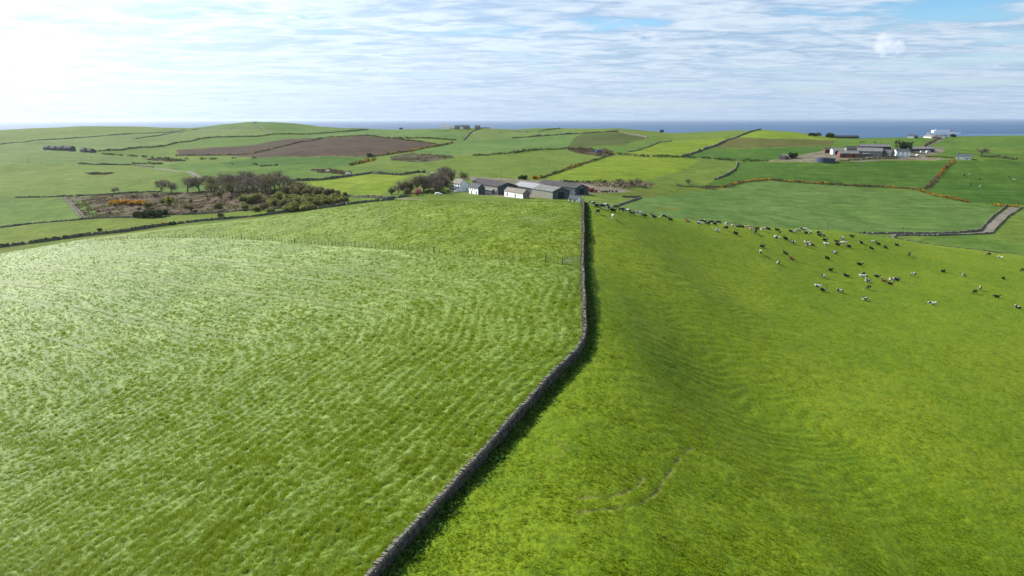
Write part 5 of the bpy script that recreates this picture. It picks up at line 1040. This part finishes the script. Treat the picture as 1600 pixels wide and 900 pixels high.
# ------------------------------------------------------------------ buildings
def local(root_rz, p, q): c, s_ = math.cos(root_rz), math.sin(root_rz); return Vector((q[0] * c - q[1] * s_, q[0] * s_ + q[1] * c, 0))
def gable_building(name, corner, rz, L, Wd, H, RH, wall, roof, label, cat='building', group=None, gable=None, windows=(), doors=(), chimneys=(), sheets=0, skew=0.0, overhang=.25, rooflights=0):
    """x runs along the ridge; the corner given is the one at (+L/2, -Wd/2)"""
    base = Vector(corner) - local(rz, None, (L / 2, -Wd / 2))
    zs = [float(hz(*(base + local(rz, None, (sx * L / 2, sy * Wd / 2))).xy)) for sx in (-1, 1) for sy in (-1, 1)]
    z0 = float(hz(corner.x, corner.y)); root = empty(name, (base.x, base.y, z0), rz, label=label, cat=cat, group=group); lo = min(zs) - z0 - .6
    x, y = L / 2, Wd / 2
    mb = MB(); mb.add([(-x, -y, lo), (x, -y, lo), (x, y, lo), (-x, y, lo), (-x, -y, H), (x, -y, H), (x, y, H), (-x, y, H)], [(0, 1, 5, 4), (2, 3, 7, 6), (3, 2, 1, 0)]); mb.build('wall', M[wall], root)
    for sgn, nm in ((1, 'gable'), (-1, 'gable')):
        mb = MB(); X = sgn * x; mb.add([(X, -y, lo), (X, y, lo), (X, y, H), (X, 0, H + RH), (X, -y, H)], [(0, 1, 2, 3, 4) if sgn > 0 else (4, 3, 2, 1, 0)]); mb.build(nm, M[gable or wall], root)
    e = overhang; f = RH / y; t = .16; mb = MB()
    for s_ in (-1, 1):
        a = [(-x - e, s_ * (y + e), H - e * f + .04), (x + e, s_ * (y + e), H - e * f + .04), (x + e, 0, H + RH + .04), (-x - e, 0, H + RH + .04)]; b = [(p[0], p[1], p[2] + t) for p in a]
        mb.add(a + b, [(0, 1, 2, 3), (7, 6, 5, 4), (0, 4, 5, 1), (1, 5, 6, 2), (3, 2, 6, 7), (0, 3, 7, 4)])
    rf = mb.build('roof', M[roof], root)
    mb = MB(); mb.box(-x - e, x + e, -.16, .16, H + RH + t - .02, H + RH + t + .12); mb.build('ridge', M[roof], rf)
    if sheets:                                     # roof sheets a little proud of one another
        n = sheets; 
        for s_ in (-1, 1):
            for i in range(0, n):
                if (i + (s_ > 0)) % 2: continue
                x0, x1 = -x + i * L / n, -x + (i + 1) * L / n; d = t + .03 + .05
                mb = MB(); a = [(x0, s_ * (y + e), H - e * f + d), (x1, s_ * (y + e), H - e * f + d), (x1, s_ * .2, H + RH - .2 * f + d), (x0, s_ * .2, H + RH - .2 * f + d)]; b = [(p[0], p[1], p[2] + .05) for p in a]
                mb.add(a + b, [(0, 1, 2, 3), (7, 6, 5, 4), (0, 4, 5, 1), (1, 5, 6, 2), (2, 6, 7, 3), (0, 3, 7, 4)]); mb.build('roof_sheet', M[roof], rf)
    for i in range(rooflights):
        xx = -x + (i + .5) * L / rooflights; mb = MB(); d = t + .16; a = [(xx - .5, -y * .8, H + .2 * RH + d), (xx + .5, -y * .8, H + .2 * RH + d), (xx + .5, -y * .25, H + .75 * RH + d), (xx - .5, -y * .25, H + .75 * RH + d)]; b = [(p[0], p[1], p[2] + .05) for p in a]
        mb.add(a + b, [(0, 1, 2, 3), (7, 6, 5, 4), (0, 4, 5, 1), (1, 5, 6, 2), (2, 6, 7, 3), (0, 3, 7, 4)]); mb.build('rooflight', M['paleroof'], rf)
    for cx in chimneys:
        mb = MB(); mb.box(cx - .45, cx + .45, -.38, .38, H + RH - .5, H + RH + 1.2); c = mb.build('chimney', M['stonewall'], rf)
    def opening(spec, nm, mat, frame):
        side, u, z, w, h = spec
        mb, m2 = MB(), MB(); g = .06
        if side in ('front', 'back'):
            s_ = -1 if side == 'front' else 1; Y0, Y1 = sorted((s_ * (y + .03), s_ * (y - .25))); mb.box(u - w / 2, u + w / 2, Y0, Y1, z, z + h); Y0, Y1 = sorted((s_ * (y + .06), s_ * (y + .032))); 
            for (a, b, c, d) in ((u - w / 2, u + w / 2, z, z + g * 1.6), (u - w / 2, u + w / 2, z + h - g, z + h), (u - w / 2, u - w / 2 + g, z + g * 1.6, z + h - g), (u + w / 2 - g, u + w / 2, z + g * 1.6, z + h - g), (u - g / 2, u + g / 2, z + g * 1.6, z + h - g)): m2.box(a, b, Y0, Y1, c, d)
        else:
            s_ = 1 if side == 'gable' else -1; X0, X1 = sorted((s_ * (x + .03), s_ * (x - .25))); mb.box(X0, X1, u - w / 2, u + w / 2, z, z + h); X0, X1 = sorted((s_ * (x + .06), s_ * (x + .032)))
            for (a, b, c, d) in ((u - w / 2, u + w / 2, z, z + g * 1.6), (u - w / 2, u + w / 2, z + h - g, z + h), (u - w / 2, u - w / 2 + g, z + g * 1.6, z + h - g), (u + w / 2 - g, u + w / 2, z + g * 1.6, z + h - g)): m2.box(X0, X1, a, b, c, d)
        o = mb.build(nm, M[mat], root)
        if frame: m2.build('frame', M['frame'], o)
    for wdef in windows: opening(wdef, 'window', 'glass', True)
    for ddef in doors: opening(ddef, 'door', 'opening', False)
    return root, (x, y)
FA = R(-58)
G1 = 'buildings of the lower farm'; G2 = 'buildings of the hillside farm'; G3 = 'far stone farmstead'; G4 = 'far skyline houses'; G5 = 'cottages by the sea'
hs, (hx, hy) = gable_building('farmhouse', at(718.5, 299.6), FA, 11.0, 6.4, 5.0, 2.7, 'white', 'brownroof', 'tall white farmhouse with two chimneys and a glazed porch', 'house', G1,
    windows=[('front', u, 3.3, 1.0, 1.3) for u in (-3.8, 0, 3.8)] + [('gable', 1.8, 1.0, .8, 1.0)], chimneys=(-5.0, 5.0))
mb = MB(); mb.box(-hx + .3, hx - 1.0, -hy - 2.2, -hy, -1.2, 2.3); po = mb.build('porch', M['white'], hs)
for u in (-3.9, -2.2, -.5, 1.2, 2.9): mb = MB(); mb.box(u - .7, u + .7, -hy - 2.24, -hy - 2.0, .7, 2.0); mb.build('pane', M['glass'], po)
mb = MB(); mb.add([(-hx + .1, -hy - 2.4, 2.3), (hx - .8, -hy - 2.4, 2.3), (hx - .8, -hy + .0, 3.0), (-hx + .1, -hy, 3.0), (-hx + .1, -hy - 2.4, 2.42), (hx - .8, -hy - 2.4, 2.42), (hx - .8, -hy, 3.12), (-hx + .1, -hy, 3.12)], [(3, 2, 1, 0), (4, 5, 6, 7), (0, 1, 5, 4), (1, 2, 6, 5), (3, 0, 4, 7)]); mb.build('porch_roof', M['slate'], po)
gable_building('cottage_wing', at(747, 304.2), FA, 11.8, 5.0, 3.9, 2.4, 'white', 'slate', 'white slate roofed cottage next to the tall farmhouse', 'house', G1, gable='darkclad',  # darker gable colour paints in the shade on the end away from the sun
    windows=[('front', u, 2.2, .9, 1.0) for u in (-4, -1, 2)], doors=[('front', 3.6, -.1, 1.1, 2.0), ('front', -2.4, -.1, 1.0, 1.9)])
gable_building('link_shed', at(769, 304.0), FA, 9.5, 4.5, 2.4, 1.5, 'darkclad', 'greyroof', 'small dark link shed between cottage and tall barn', 'shed', G1)
gable_building('tall_barn', at(777.4, 304.6), FA, 26.0, 14.5, 4.9, 2.1, 'board', 'darkroof', 'wide barn with a big dark gable behind the white shed', 'barn', G1, gable='darkclad', sheets=12, doors=[('front', 11.5, 0, 1.6, 2.4)])  # gable darker than the boards: its shade put into the colour
gable_building('dairy_shed', at(788, 296.5), FA, 18, 6, 3.0, 1.4, 'stonewall', 'paleroof', 'low shed with a white sheet roof behind the tall barn', 'shed', G1)
gable_building('back_shed', at(765, 295.5), FA, 24, 8, 3.6, 1.8, 'stonewall', 'darkroof', 'dark roofed shed behind the cottage', 'shed', G1, sheets=8)
gable_building('white_shed', at(817, 310.3), FA, 20.5, 4.6, 2.9, 1.9, 'white', 'brownroof', 'long low white shed with a lichened brown roof', 'shed', G1, gable='stonewall', doors=[('front', -7, 0, 1.2, 1.9), ('front', 2, 0, 1.2, 1.9)], windows=[('front', 6, 1.0, .8, .8)])  # grey gable on white walls: shade of the unlit end as colour
gable_building('pale_roof_barn', at(838, 304.5), FA, 26, 11, 3.6, 2.3, 'darkclad', 'paleroof', 'barn with a pale grey sheet roof between the white and board sheds', 'barn', G1, sheets=10)
gable_building('board_barn', at(863.4, 311.2), FA, 21.5, 12, 4.1, 2.2, 'board', 'greyroof', 'grey boarded barn with a shaded dark gable near the grass crest', 'barn', G1, gable='darkclad', sheets=9, doors=[('gable', 0, 0, 4.0, 3.6)])  # boarded walls, but the gable is coloured dark for its shaded side
gable_building('long_barn', at(898.4, 304.4), FA, 41, 10.5, 3.9, 2.0, 'darkclad', 'darkroof', 'longest dark barn at the end of the lower farm', 'barn', G1, sheets=16, doors=[('gable', 0, 0, 3.6, 3.2)], windows=[('gable', 0, 4.2, 1.2, .9)])
gable_building('crest_cottage', gy(904, 335), R(-40), 5.0, 3.8, 5.5, 1.7, 'white', 'slate', 'small white cottage half hidden behind the grass crest', 'house', None, gable='white', chimneys=(0,), windows=[('front', -1.4, 4.1, 1.1, 1.1), ('front', 1.2, 4.1, 1.1, 1.1)])
FB = R(-18)
def hb(name, px, py, Lpx, Wd, H, RH, wall, roof, lab, rz=FB, grp=G2, cat='barn', **kw):
    c = at(px, py); return gable_building(name, c, rz, Lpx * c.y / FPX / math.cos(rz), Wd, H, RH, wall, roof, lab, cat, grp, **kw)
hb('long_shed', 1392, 234.5, 43, 12, 3.4, 2.0, 'darkclad', 'greyroof', 'long grey roofed shed at the back of the hillside farm', R(-6))
hb('cattle_shed', 1460, 237.8, 38, 11, 3.2, 1.9, 'darkclad', 'greyroof', 'long cattle shed beside the dark evergreen', R(-6), gable='stonewall', sheets=8)
hb('hill_farmhouse', 1421, 245, 19, 7, 5.0, 2.2, 'white', 'slate', 'white farmhouse in front of the dark evergreen', R(-10), cat='house', windows=[('front', u, z, 1.0, 1.3) for u in (-4, 0, 4) for z in (.8, 3.1)], chimneys=(-5, 5))
hb('gable_barn', 1378, 245, 32, 13, 5.0, 3.0, 'stonewall', 'greyroof', 'broad grey barn with a dark gable in the hillside farm', R(-25), gable='darkclad', sheets=8)
hb('stone_house', 1391, 245.4, 9, 7, 3.8, 2.8, 'stonewall', 'slate', 'small grey stone gabled house between barn and farmhouse', R(-60), cat='house')
hb('red_barn', 1342, 246, 27, 11, 3.6, 2.4, 'redshed', 'greyroof', 'red brown clad barn behind the slurry tank', R(-12), sheets=8, doors=[('front', -5, 0, 2, 2.6), ('front', 4, 0, 2, 2.6)])
hb('open_shed', 1318, 241.5, 16, 9, 4.2, 1.8, 'white', 'greyroof', 'pale shed with a wide black opening', R(-10), doors=[('front', -.5, 0, 5, 3.6)])
hb('red_store', 1304, 239, 14, 8, 3.2, 1.7, 'redshed', 'darkroof', 'small red brown store at the edge of the hillside farm', R(-12), doors=[('front', -2, 0, 3, 2.4)])
hb('lean_shed', 1362, 244.5, 12, 5, 2.4, 1.0, 'darkclad', 'paleroof', 'little shed with a cream roof against the grey barn', R(-12))
hb('middle_shed', 1366, 238.5, 40, 9, 3.8, 2.2, 'stonewall', 'darkroof', 'dark roofed shed in the middle of the hillside farm', R(-8))
hb('bungalow', 1517, 250, 17, 8, 2.9, 2.3, 'white', 'slate', 'lone white bungalow at the top of the gorse hedge', R(-32), cat='house', gable='stonewall', windows=[('front', -4, .9, 1.4, 1.2), ('front', 1, .9, 1.4, 1.2), ('front', 5, .9, 1.4, 1.2)], doors=[('front', 3, 0, 1, 2)], chimneys=(-4,))
hb('orange_shed', 1232, 248.6, 9, 6, 2.8, 1.6, 'redshed', 'brownroof', 'low rusty shed next to the round bush by the track', R(-15), cat='shed')
hb('dark_hut', 1226, 249.5, 7, 5, 2.4, 1.6, 'stonewall', 'darkroof', 'dark little hut at the end of the farm track', R(-40), cat='shed')
hb('coastal_shed', 1342, 216.3, 38, 9, 2.4, 1.5, 'darkclad', 'darkroof', 'long dark shed on the coastal brow', R(-3), grp=G5, cat='shed')
hb('sea_cottage', 1427, 216, 6, 6, 2.8, 1.8, 'white', 'slate', 'tiny white cottage nearest the long coastal shed', R(-40), grp=G5, cat='house')
hb('sea_outhouse', 1434, 216, 7, 5, 2.2, 1.4, 'darkclad', 'darkroof', 'dark outhouse next to the tiny white cottage', R(-20), grp=G5, cat='shed')
hb('sea_cottage', 1459, 216, 5, 5.5, 2.1, 1.8, 'white', 'brownroof', 'white gabled cottage at the top of the earth lane', R(-75), grp=G5, cat='house', windows=[('gable', 0, 1, 1.2, 1.2)])
hb('sea_house', 1467, 216.2, 9, 5, 2.0, 1.4, 'stonewall', 'brownroof', 'brown roofed house joined to the white gabled cottage', R(-12), grp=G5, cat='house')
hb('sea_cottage', 1472, 216.2, 4, 5.5, 2.0, 1.7, 'white', 'slate', 'white gabled cottage farther from the ferry bow', R(-75), grp=G5, cat='house')
hb('sea_shed', 1478, 215.8, 7, 5, 2.4, 1.5, 'darkclad', 'slate', 'low dark shed beside the white gabled cottages', R(-12), grp=G5, cat='shed')
for i, (px, py, Lp, Wd, H, wl, rf, lab) in enumerate([(74,234.5,10,9,4.2,'darkclad','darkroof','far stone house nearest the pale silage heap'),(84,235.2,11,9,4.2,'darkclad','darkroof','second dark house of the far stone farmstead'),(95,235.6,11,10,4.6,'darkclad','darkroof','third and largest house of the far stone farmstead'),(104,235.8,10,9,4.2,'darkclad','darkroof','fourth dark house of the far stone farmstead'),(110,236.6,7,8,5.0,'darkclad','darkroof','tall end house of the far stone farmstead'),(130,238,8,8,3.4,'stonewall','darkroof','small far cottage apart from the stone farmstead'),(141,238.6,10,8,3.0,'darkclad','darkroof','low dark far shed at the end of the row')]):
    hb('far_house', px, py, Lp, Wd, H, 2.8, wl, rf, lab, R(-30), grp=G3, cat='house')
for i, (px, py, Lp, wl, rf, lab) in enumerate([(703,201.8,14,'white','paleroof','long white house of the far skyline cluster'),(716,202,6,'stonewall','slate','dark house second in the far skyline cluster'),(724,202,6,'white','slate','white house third in the far skyline cluster'),(732,202.2,8,'stonewall','darkroof','dark end house of the far skyline cluster'),(748,202.4,6,'stonewall','darkroof','dark shed apart from the far skyline cluster')]):
    hb('skyline_house', px, py, Lp, 10, 5.0, 3.0, wl, rf, lab, R(-15), grp=G4, cat='house')
# slurry tank
c = at(1290, 252.5); tk = empty('slurry_tank', tuple(c), label='round dark blue slurry tank below the hillside farm', cat='tank'); nseg = 36; rad = 8.2; mb = MB()
for i in range(nseg):
    a0, a1 = 2 * math.pi * i / nseg, 2 * math.pi * (i + 1) / nseg; p = [(math.cos(a) * r_, math.sin(a) * r_, z) for a in (a0, a1) for r_ in (rad, rad - .15) for z in (-1.5, 3.4)]
    mb.add(p, [(0, 4, 5, 1), (6, 2, 3, 7), (1, 5, 7, 3)])
mb.build('shell', M['tank'], tk); mb = MB()
for i in range(nseg):
    a0, a1 = 2 * math.pi * i / nseg, 2 * math.pi * (i + 1) / nseg; mb.tube((math.cos(a0) * (rad + .04), math.sin(a0) * (rad + .04), 3.42), (math.cos(a1) * (rad + .04), math.sin(a1) * (rad + .04), 3.42), .09, .09, 4, caps=False)
mb.build('rim', M['steel'], tk)
mb = MB(); mb.add([(math.cos(2 * math.pi * i / nseg) * (rad - .16), math.sin(2 * math.pi * i / nseg) * (rad - .16), 2.2) for i in range(nseg)], [tuple(range(nseg))]); mb.build('slurry', M['opening'], tk)

# ------------------------------------------------------------------ vehicles and small yard things
def wheel(parent, x, y, r, w):
    o = empty('wheel', (x, y, r)); o.parent = parent
    for nm, rr, ww, mt in (('tyre', r, w, 'tyre'), ('rim', r * .55, w * 1.08, 'red')):
        mb = MB(); mb.tube((0, -ww / 2, 0), (0, ww / 2, 0), rr, rr, 16); mb.build(nm, M[mt], o)
p = at(928, 300); t = empty('red_tractor', tuple(p), R(15), label='bright red tractor parked beyond the longest dark barn', cat='tractor')
mb = MB(); mb.box(-.2, 1.9, -.42, .42, .75, 1.45); mb.box(1.9, 2.15, -.36, .36, .8, 1.3); mb.build('bonnet', M['red'], t)
mb = MB(); mb.box(-1.5, -.2, -.5, .5, .7, 1.25); mb.build('chassis', M['tyre'], t)
mb = MB(); mb.add([(-1.6, -.75, 1.25), (-.2, -.75, 1.25), (-.2, .75, 1.25), (-1.6, .75, 1.25), (-1.45, -.65, 2.6), (-.4, -.65, 2.6), (-.4, .65, 2.6), (-1.45, .65, 2.6)], [(0, 1, 5, 4), (1, 2, 6, 5), (2, 3, 7, 6), (3, 0, 4, 7), (3, 2, 1, 0)]); cb = mb.build('cab', M['glass'], t)
mb = MB(); mb.box(-1.55, -.3, -.75, .75, 2.6, 2.74); mb.build('cab_roof', M['red'], cb)
for sgn in (-1, 1):
    mb = MB(); mb.box(-1.75, -.35, sgn * .95 - .25, sgn * .95 + .25, 1.62, 1.72); mb.build('mudguard', M['red'], t)
    wheel(t, -1.05, sgn * .95, .82, .48); wheel(t, 1.45, sgn * .85, .52, .36)
p = at(922.5, 299.5); t = empty('red_trailer', tuple(p), R(20), label='red tipping trailer next to the bright red tractor', cat='trailer')
mb = MB(); mb.box(-2, 2, -1.1, 1.1, 1.0, 1.15); mb.box(-2, 2, -1.1, -1.02, 1.15, 2.1); mb.box(-2, 2, 1.02, 1.1, 1.15, 2.1); mb.box(1.92, 2, -1.02, 1.02, 1.15, 2.1); mb.box(-2, -1.92, -1.02, 1.02, 1.15, 2.1); mb.build('body', M['red'], t)
mb = MB(); mb.box(2, 3.4, -.08, .08, .8, .95); mb.build('drawbar', M['tyre'], t)
for sgn in (-1, 1): wheel(t, 0, sgn * .95, .5, .35)
p = at(935, 238.6); t = empty('blue_trailer', tuple(p), R(8), label='blue box trailer standing among the brambles', cat='trailer')
mb = MB(); mb.box(-3, 3, -1.2, 1.2, .6, 3.2); mb.build('body', M['bluepaint'], t); mb = MB(); mb.box(-2.9, 2.9, -1.24, -1.205, .9, 1.2); mb.build('side_rail', M['steel'], t)
for sgn in (-1, 1): wheel(t, -1.5, sgn * 1.0, .5, .3)
def car(px, py, rz, mat, lab, group=None, van=False):
    p = at(px, py); t = empty('parked_van' if van else 'parked_car', tuple(p), rz, label=lab, cat='van' if van else 'car', group=group); h = 2.1 if van else 1.45
    mb = MB(); prof = [(-2.1, .35), (2.1, .35), (2.15, .8), (1.3 if not van else 1.7, .95), (.7 if not van else 1.2, h), (-1.3 if not van else -2.05, h), (-2.1, .95)]
    vs = [(x, -.85, z) for x, z in prof] + [(x, .85, z) for x, z in prof]; n = len(prof); mb.add(vs, [tuple(range(n)), tuple(range(2 * n - 1, n - 1, -1))] + [(i, i + n, (i + 1) % n + n, (i + 1) % n) for i in range(n)]); mb.build('body', M[mat], t)
    mb = MB(); mb.box(-1.2, .7, -.88, .88, .98, h - .15); mb.build('window', M['glass'], t)
    for sx in (-1.3, 1.3):
        for sy in (-.8, .8): wheel(t, sx, sy, .32, .2)
car(685, 304.5, R(10), 'white', 'small white car parked by the farmhouse garden hedge')
car(1434, 243.5, R(20), 'white', 'white car parked below the cattle shed')
car(1441, 239, R(-5), 'white', 'white van parked against the cattle shed', None, True); car(1450, 238.8, R(5), 'white', 'second white van beside the cattle shed end', None, True)

# wrapped silage bales in the lower yard
BM = bpy.data.meshes.new('bale'); mb = MB(); mb.tube((0, -.6, .62), (0, .6, .62), .62, .62, 16); BM.from_pydata(mb.v, [], mb.f); BM.materials.append(simple('black_bale_wrap', (.02, .021, .023), .35, .2, 2.0, .5))
for i, (px, py) in enumerate([(940,300.5),(944,300.2),(948,300.6),(952,300.0),(957,300.4),(963,300.1)]):
    o = link('silage_bale', BM, label=f'black wrapped silage bale, {ORD[i]} from the red tractor in the yard', cat='bale', group='bales in the lower yard'); o.location = at(px, py); o.rotation_euler = (0, 0, i * 1.1)
# utility poles
for i, (px, py, hpx, lab) in enumerate([(1293,361.5,15,'single pole behind the tight brow knot of cows'),(1410,364,10,'pole on the lane wall near the middle of the valley crop'),(1510,362.5,9,'pole on the lane wall next to the gravel lane'),(1590,322,11,'pole at the top of the gravel lane'),(45,256,9,'lone pole in the pale smooth field'),(144,254,8,'pole by the short dark wall'),(858,260,10,'thin pole in the large green field behind the sheds'),(207,219,8,'thin far pole on the pale green field'),(1531,275,14,'pole in the deep green grazing field'),(783,282,12,'pole on the farm track behind the sheds')]):
    p = at(px, py); h = hpx * p.y / FPX; t = empty('utility_pole', tuple(p), R(20), label=lab, cat='pole', group='power poles')
    mb = MB(); mb.tube((0, 0, -.5), (0, 0, h), .14, .10, 8); mb.build('pole', M['wood'], t)
    mb = MB(); mb.box(-.8, .8, -.06, .06, h - .45, h - .33); ar = mb.build('crossarm', M['wood'], t)
    for x in (-.7, 0, .7): mb = MB(); mb.tube((x, 0, h - .33), (x, 0, h - .12), .04, .04, 6); mb.build('insulator', M['frame'], ar)

# ------------------------------------------------------------------ the ferry and its wake
def build_ferry():
    Y = CAM_Z / slope_at(210.8); xm = tan_at(1474, 210.8) * Y; k = Y / FPX                     # metres per picture px there
    t = empty('ferry', (xm, Y, 0), R(184), label='white car ferry under way on the blue sea', cat='ferry'); Lh = 26 * k
    st = []                                                                                    # hull stations along x (bow at +x)
    for f in np.linspace(-1, 1, 25):
        w = 13.5 * (1 - max(0, (f - .55) / .45) ** 2.2) if f > .55 else 13.5 * (1 - .12 * max(0, (-f - .8) / .2)); w = max(w, .25)
        top = 15.0 + (3.2 if f > .6 else 0) * ((f - .6) / .4) - (2.5 if f < -.45 else 0) * min(1, (-f - .45) / .1); rake = 5 * max(0, f - .8) / .2
        st.append([(f * Lh, 0, -2, w)])
        st[-1] = [(f * Lh, -w * .8, -2), (f * Lh + rake * .2, -w * .95, 2.2), (f * Lh + rake, -w, top), (f * Lh + rake, w, top), (f * Lh + rake * .2, w * .95, 2.2), (f * Lh, w * .8, -2)]
    mb = MB(); vs = [p for s in st for p in s]; fs = []
    for i in range(len(st) - 1):
        for j in range(5): fs.append((i * 6 + j, (i + 1) * 6 + j, (i + 1) * 6 + j + 1, i * 6 + j + 1))
    mb.add(vs, [f for f in fs], 0); mb.m = [0] * len(fs); mb.add([st[0][j] for j in range(6)], [(0, 1, 2, 3, 4, 5)]); mb.add([st[-1][j] for j in range(6)], [(5, 4, 3, 2, 1, 0)])
    mb.build('hull', [M['ship'], M['shipblue']], t)
    def deck(nm, x0, x1, w, z0, z1, sl=2.0, mat='ship'):
        mb = MB(); mb.add([(x0, -w, z0), (x1, -w, z0), (x1, w, z0), (x0, w, z0), (x0 + sl * .3, -w, z1), (x1 - sl, -w, z1), (x1 - sl, w, z1), (x0 + sl * .3, w, z1)], [(3, 2, 1, 0), (4, 5, 6, 7), (0, 1, 5, 4), (1, 2, 6, 5), (2, 3, 7, 6), (3, 0, 4, 7)]); return mb.build(nm, M[mat], t)
    s1 = deck('superstructure', -.28 * Lh, .70 * Lh, 12.8, 15, 23.5); s2 = deck('upper_deck', -.26 * Lh, .62 * Lh, 12.2, 23.5, 31, 4); br = deck('bridge', .56 * Lh, .70 * Lh, 14.0, 23.5, 30.5, 3)
    deck('aft_deck', -.62 * Lh, -.28 * Lh, 12.0, 12.5, 17.5, 1.0)
    for par, x0, x1, w, zz in ((s1, -.26, .66, 12.8, (18.6,)), (s2, -.22, .52, 12.2, (26.6,))):
        for z in zz:
            for x in np.arange(x0 * Lh, x1 * Lh, 9.0):
                mb = MB(); mb.box(x, x + 6.5, -w - .12, w + .12, z, z + .8); mb.build('window_strip', M['shipglass'], par)
    mb = MB(); mb.box(.69 * Lh - 3.2, .69 * Lh - 1.4, -13, 13, 27.4, 29.2); mb.build('bridge_window', M['shipglass'], br)
    mb = MB(); mb.add([(-.42 * Lh, -4, 15), (-.30 * Lh, -4, 15), (-.30 * Lh, 4, 15), (-.42 * Lh, 4, 15), (-.44 * Lh, -3, 33), (-.36 * Lh, -3, 33), (-.36 * Lh, 3, 33), (-.44 * Lh, 3, 33)], [(0, 1, 5, 4), (1, 2, 6, 5), (2, 3, 7, 6), (3, 0, 4, 7), (4, 5, 6, 7)]); fn = mb.build('funnel', M['shipred'], t)
    mb = MB(); mb.box(-.435 * Lh, -.37 * Lh, -2.4, 2.4, 33, 35); mb.build('funnel_top', M['tyre'], fn)
    mb = MB(); mb.tube((.5 * Lh, 0, 31), (.5 * Lh, 0, 40), .8, .4, 6); mb.tube((.5 * Lh, -4, 37), (.5 * Lh, 4, 37), .4, .4, 6); mb.build('mast', M['ship'], t)
    for x in (-.1, .08, .26, .44):
        for sy in (-1, 1):
            mb = MB(); X = x * Lh; mb.add([(X - 5, sy * 13.4, 15.4), (X + 5, sy * 13.4, 15.4), (X + 6, sy * 13.4, 17.2), (X - 6, sy * 13.4, 17.2), (X - 5, sy * 14.8, 15.6), (X + 5, sy * 14.8, 15.6), (X + 6, sy * 15.2, 17.2), (X - 6, sy * 15.2, 17.2)], [(0, 1, 2, 3), (7, 6, 5, 4), (0, 4, 5, 1), (1, 5, 6, 2), (2, 6, 7, 3), (3, 7, 4, 0)]); mb.build('lifeboat', M['ship'], t)
    rng = np.random.default_rng(2); V, F = [], []; xs = np.linspace(xm + Lh * .96, xm + Lh * 6.5, 70)
    for i, x in enumerate(xs):
        f = i / 69; w = 9 + 26 * f; j = rng.normal() * 6; V += [(x, Y - w + j + 8 * f, .02 + .5 * (1 - f)), (x, Y + j * .5, .02 + 1.6 * (1 - f) * rng.random()), (x, Y + w + j, .02 + .5 * (1 - f))]
    F = [(i * 3 + q, (i + 1) * 3 + q, (i + 1) * 3 + q + 1, i * 3 + q + 1) for i in range(69) for q in (0, 1)]
    link('wake', mesh_np('wake', V, F), M['foam'], label='pale wake trailing behind the ferry', kind='stuff')
build_ferry()

# ------------------------------------------------------------------ the one small cumulus over the sea
def build_cloud():
    D = 9000.0; s_ = slope_at(71); t = tan_at(1390, 71); k = D / FPX; c = Vector((t * D, D, CAM_Z - s_ * D))
    bm = bmesh.new(); bmesh.ops.create_icosphere(bm, subdivisions=4, radius=1.0)
    for v in bm.verts: v.co = Vector((v.co.x * 36 * k, v.co.y * 26 * k, v.co.z * 24 * k))
    me = bpy.data.meshes.new('cloud'); bm.to_mesh(me); bm.free()
    m = bpy.data.materials.new('cloud_vapour'); m.use_nodes = True; n = NT(m.node_tree); n.n.clear(); g = n.node('ShaderNodeTexCoord'); P = g.outputs['Object']
    tot = None
    for (x, z, r_) in ((-13, 8, 12), (-14, -3, 13), (-4, 3, 13), (6, -2, 12), (13, 2, 9), (-8, -10, 9), (14, -8, 8), (21, -3, 7)):
        d = n.vmath('DISTANCE', P, (x * k, 0, z * k)).outputs['Value']; f = n.math('SUBTRACT', 1.0, n.math('DIVIDE', d, r_ * k)); tot = f if tot is None else n.math('MAXIMUM', tot, f)
    nz = n.noise(P, 0.010, 6, 0.6); a = n.math('ADD', tot, n.math('MULTIPLY', n.math('SUBTRACT', nz, 0.52), 1.5)); dens = n.ramp(a, 0.05, 0.75)
    v = n.node('ShaderNodeVolumePrincipled'); v.inputs['Color'].default_value = (1, 1, 1, 1); v.inputs['Anisotropy'].default_value = 0.3
    n.link(n.math('MULTIPLY', dens, 0.0058), v.inputs['Density']); o = n.node('ShaderNodeOutputMaterial'); n.link(v.outputs[0], o.inputs['Volume'])
    ob = link('cloud', me, m, label='small lone puffy cloud above the sea', cat='cloud'); ob.location = c
build_cloud()
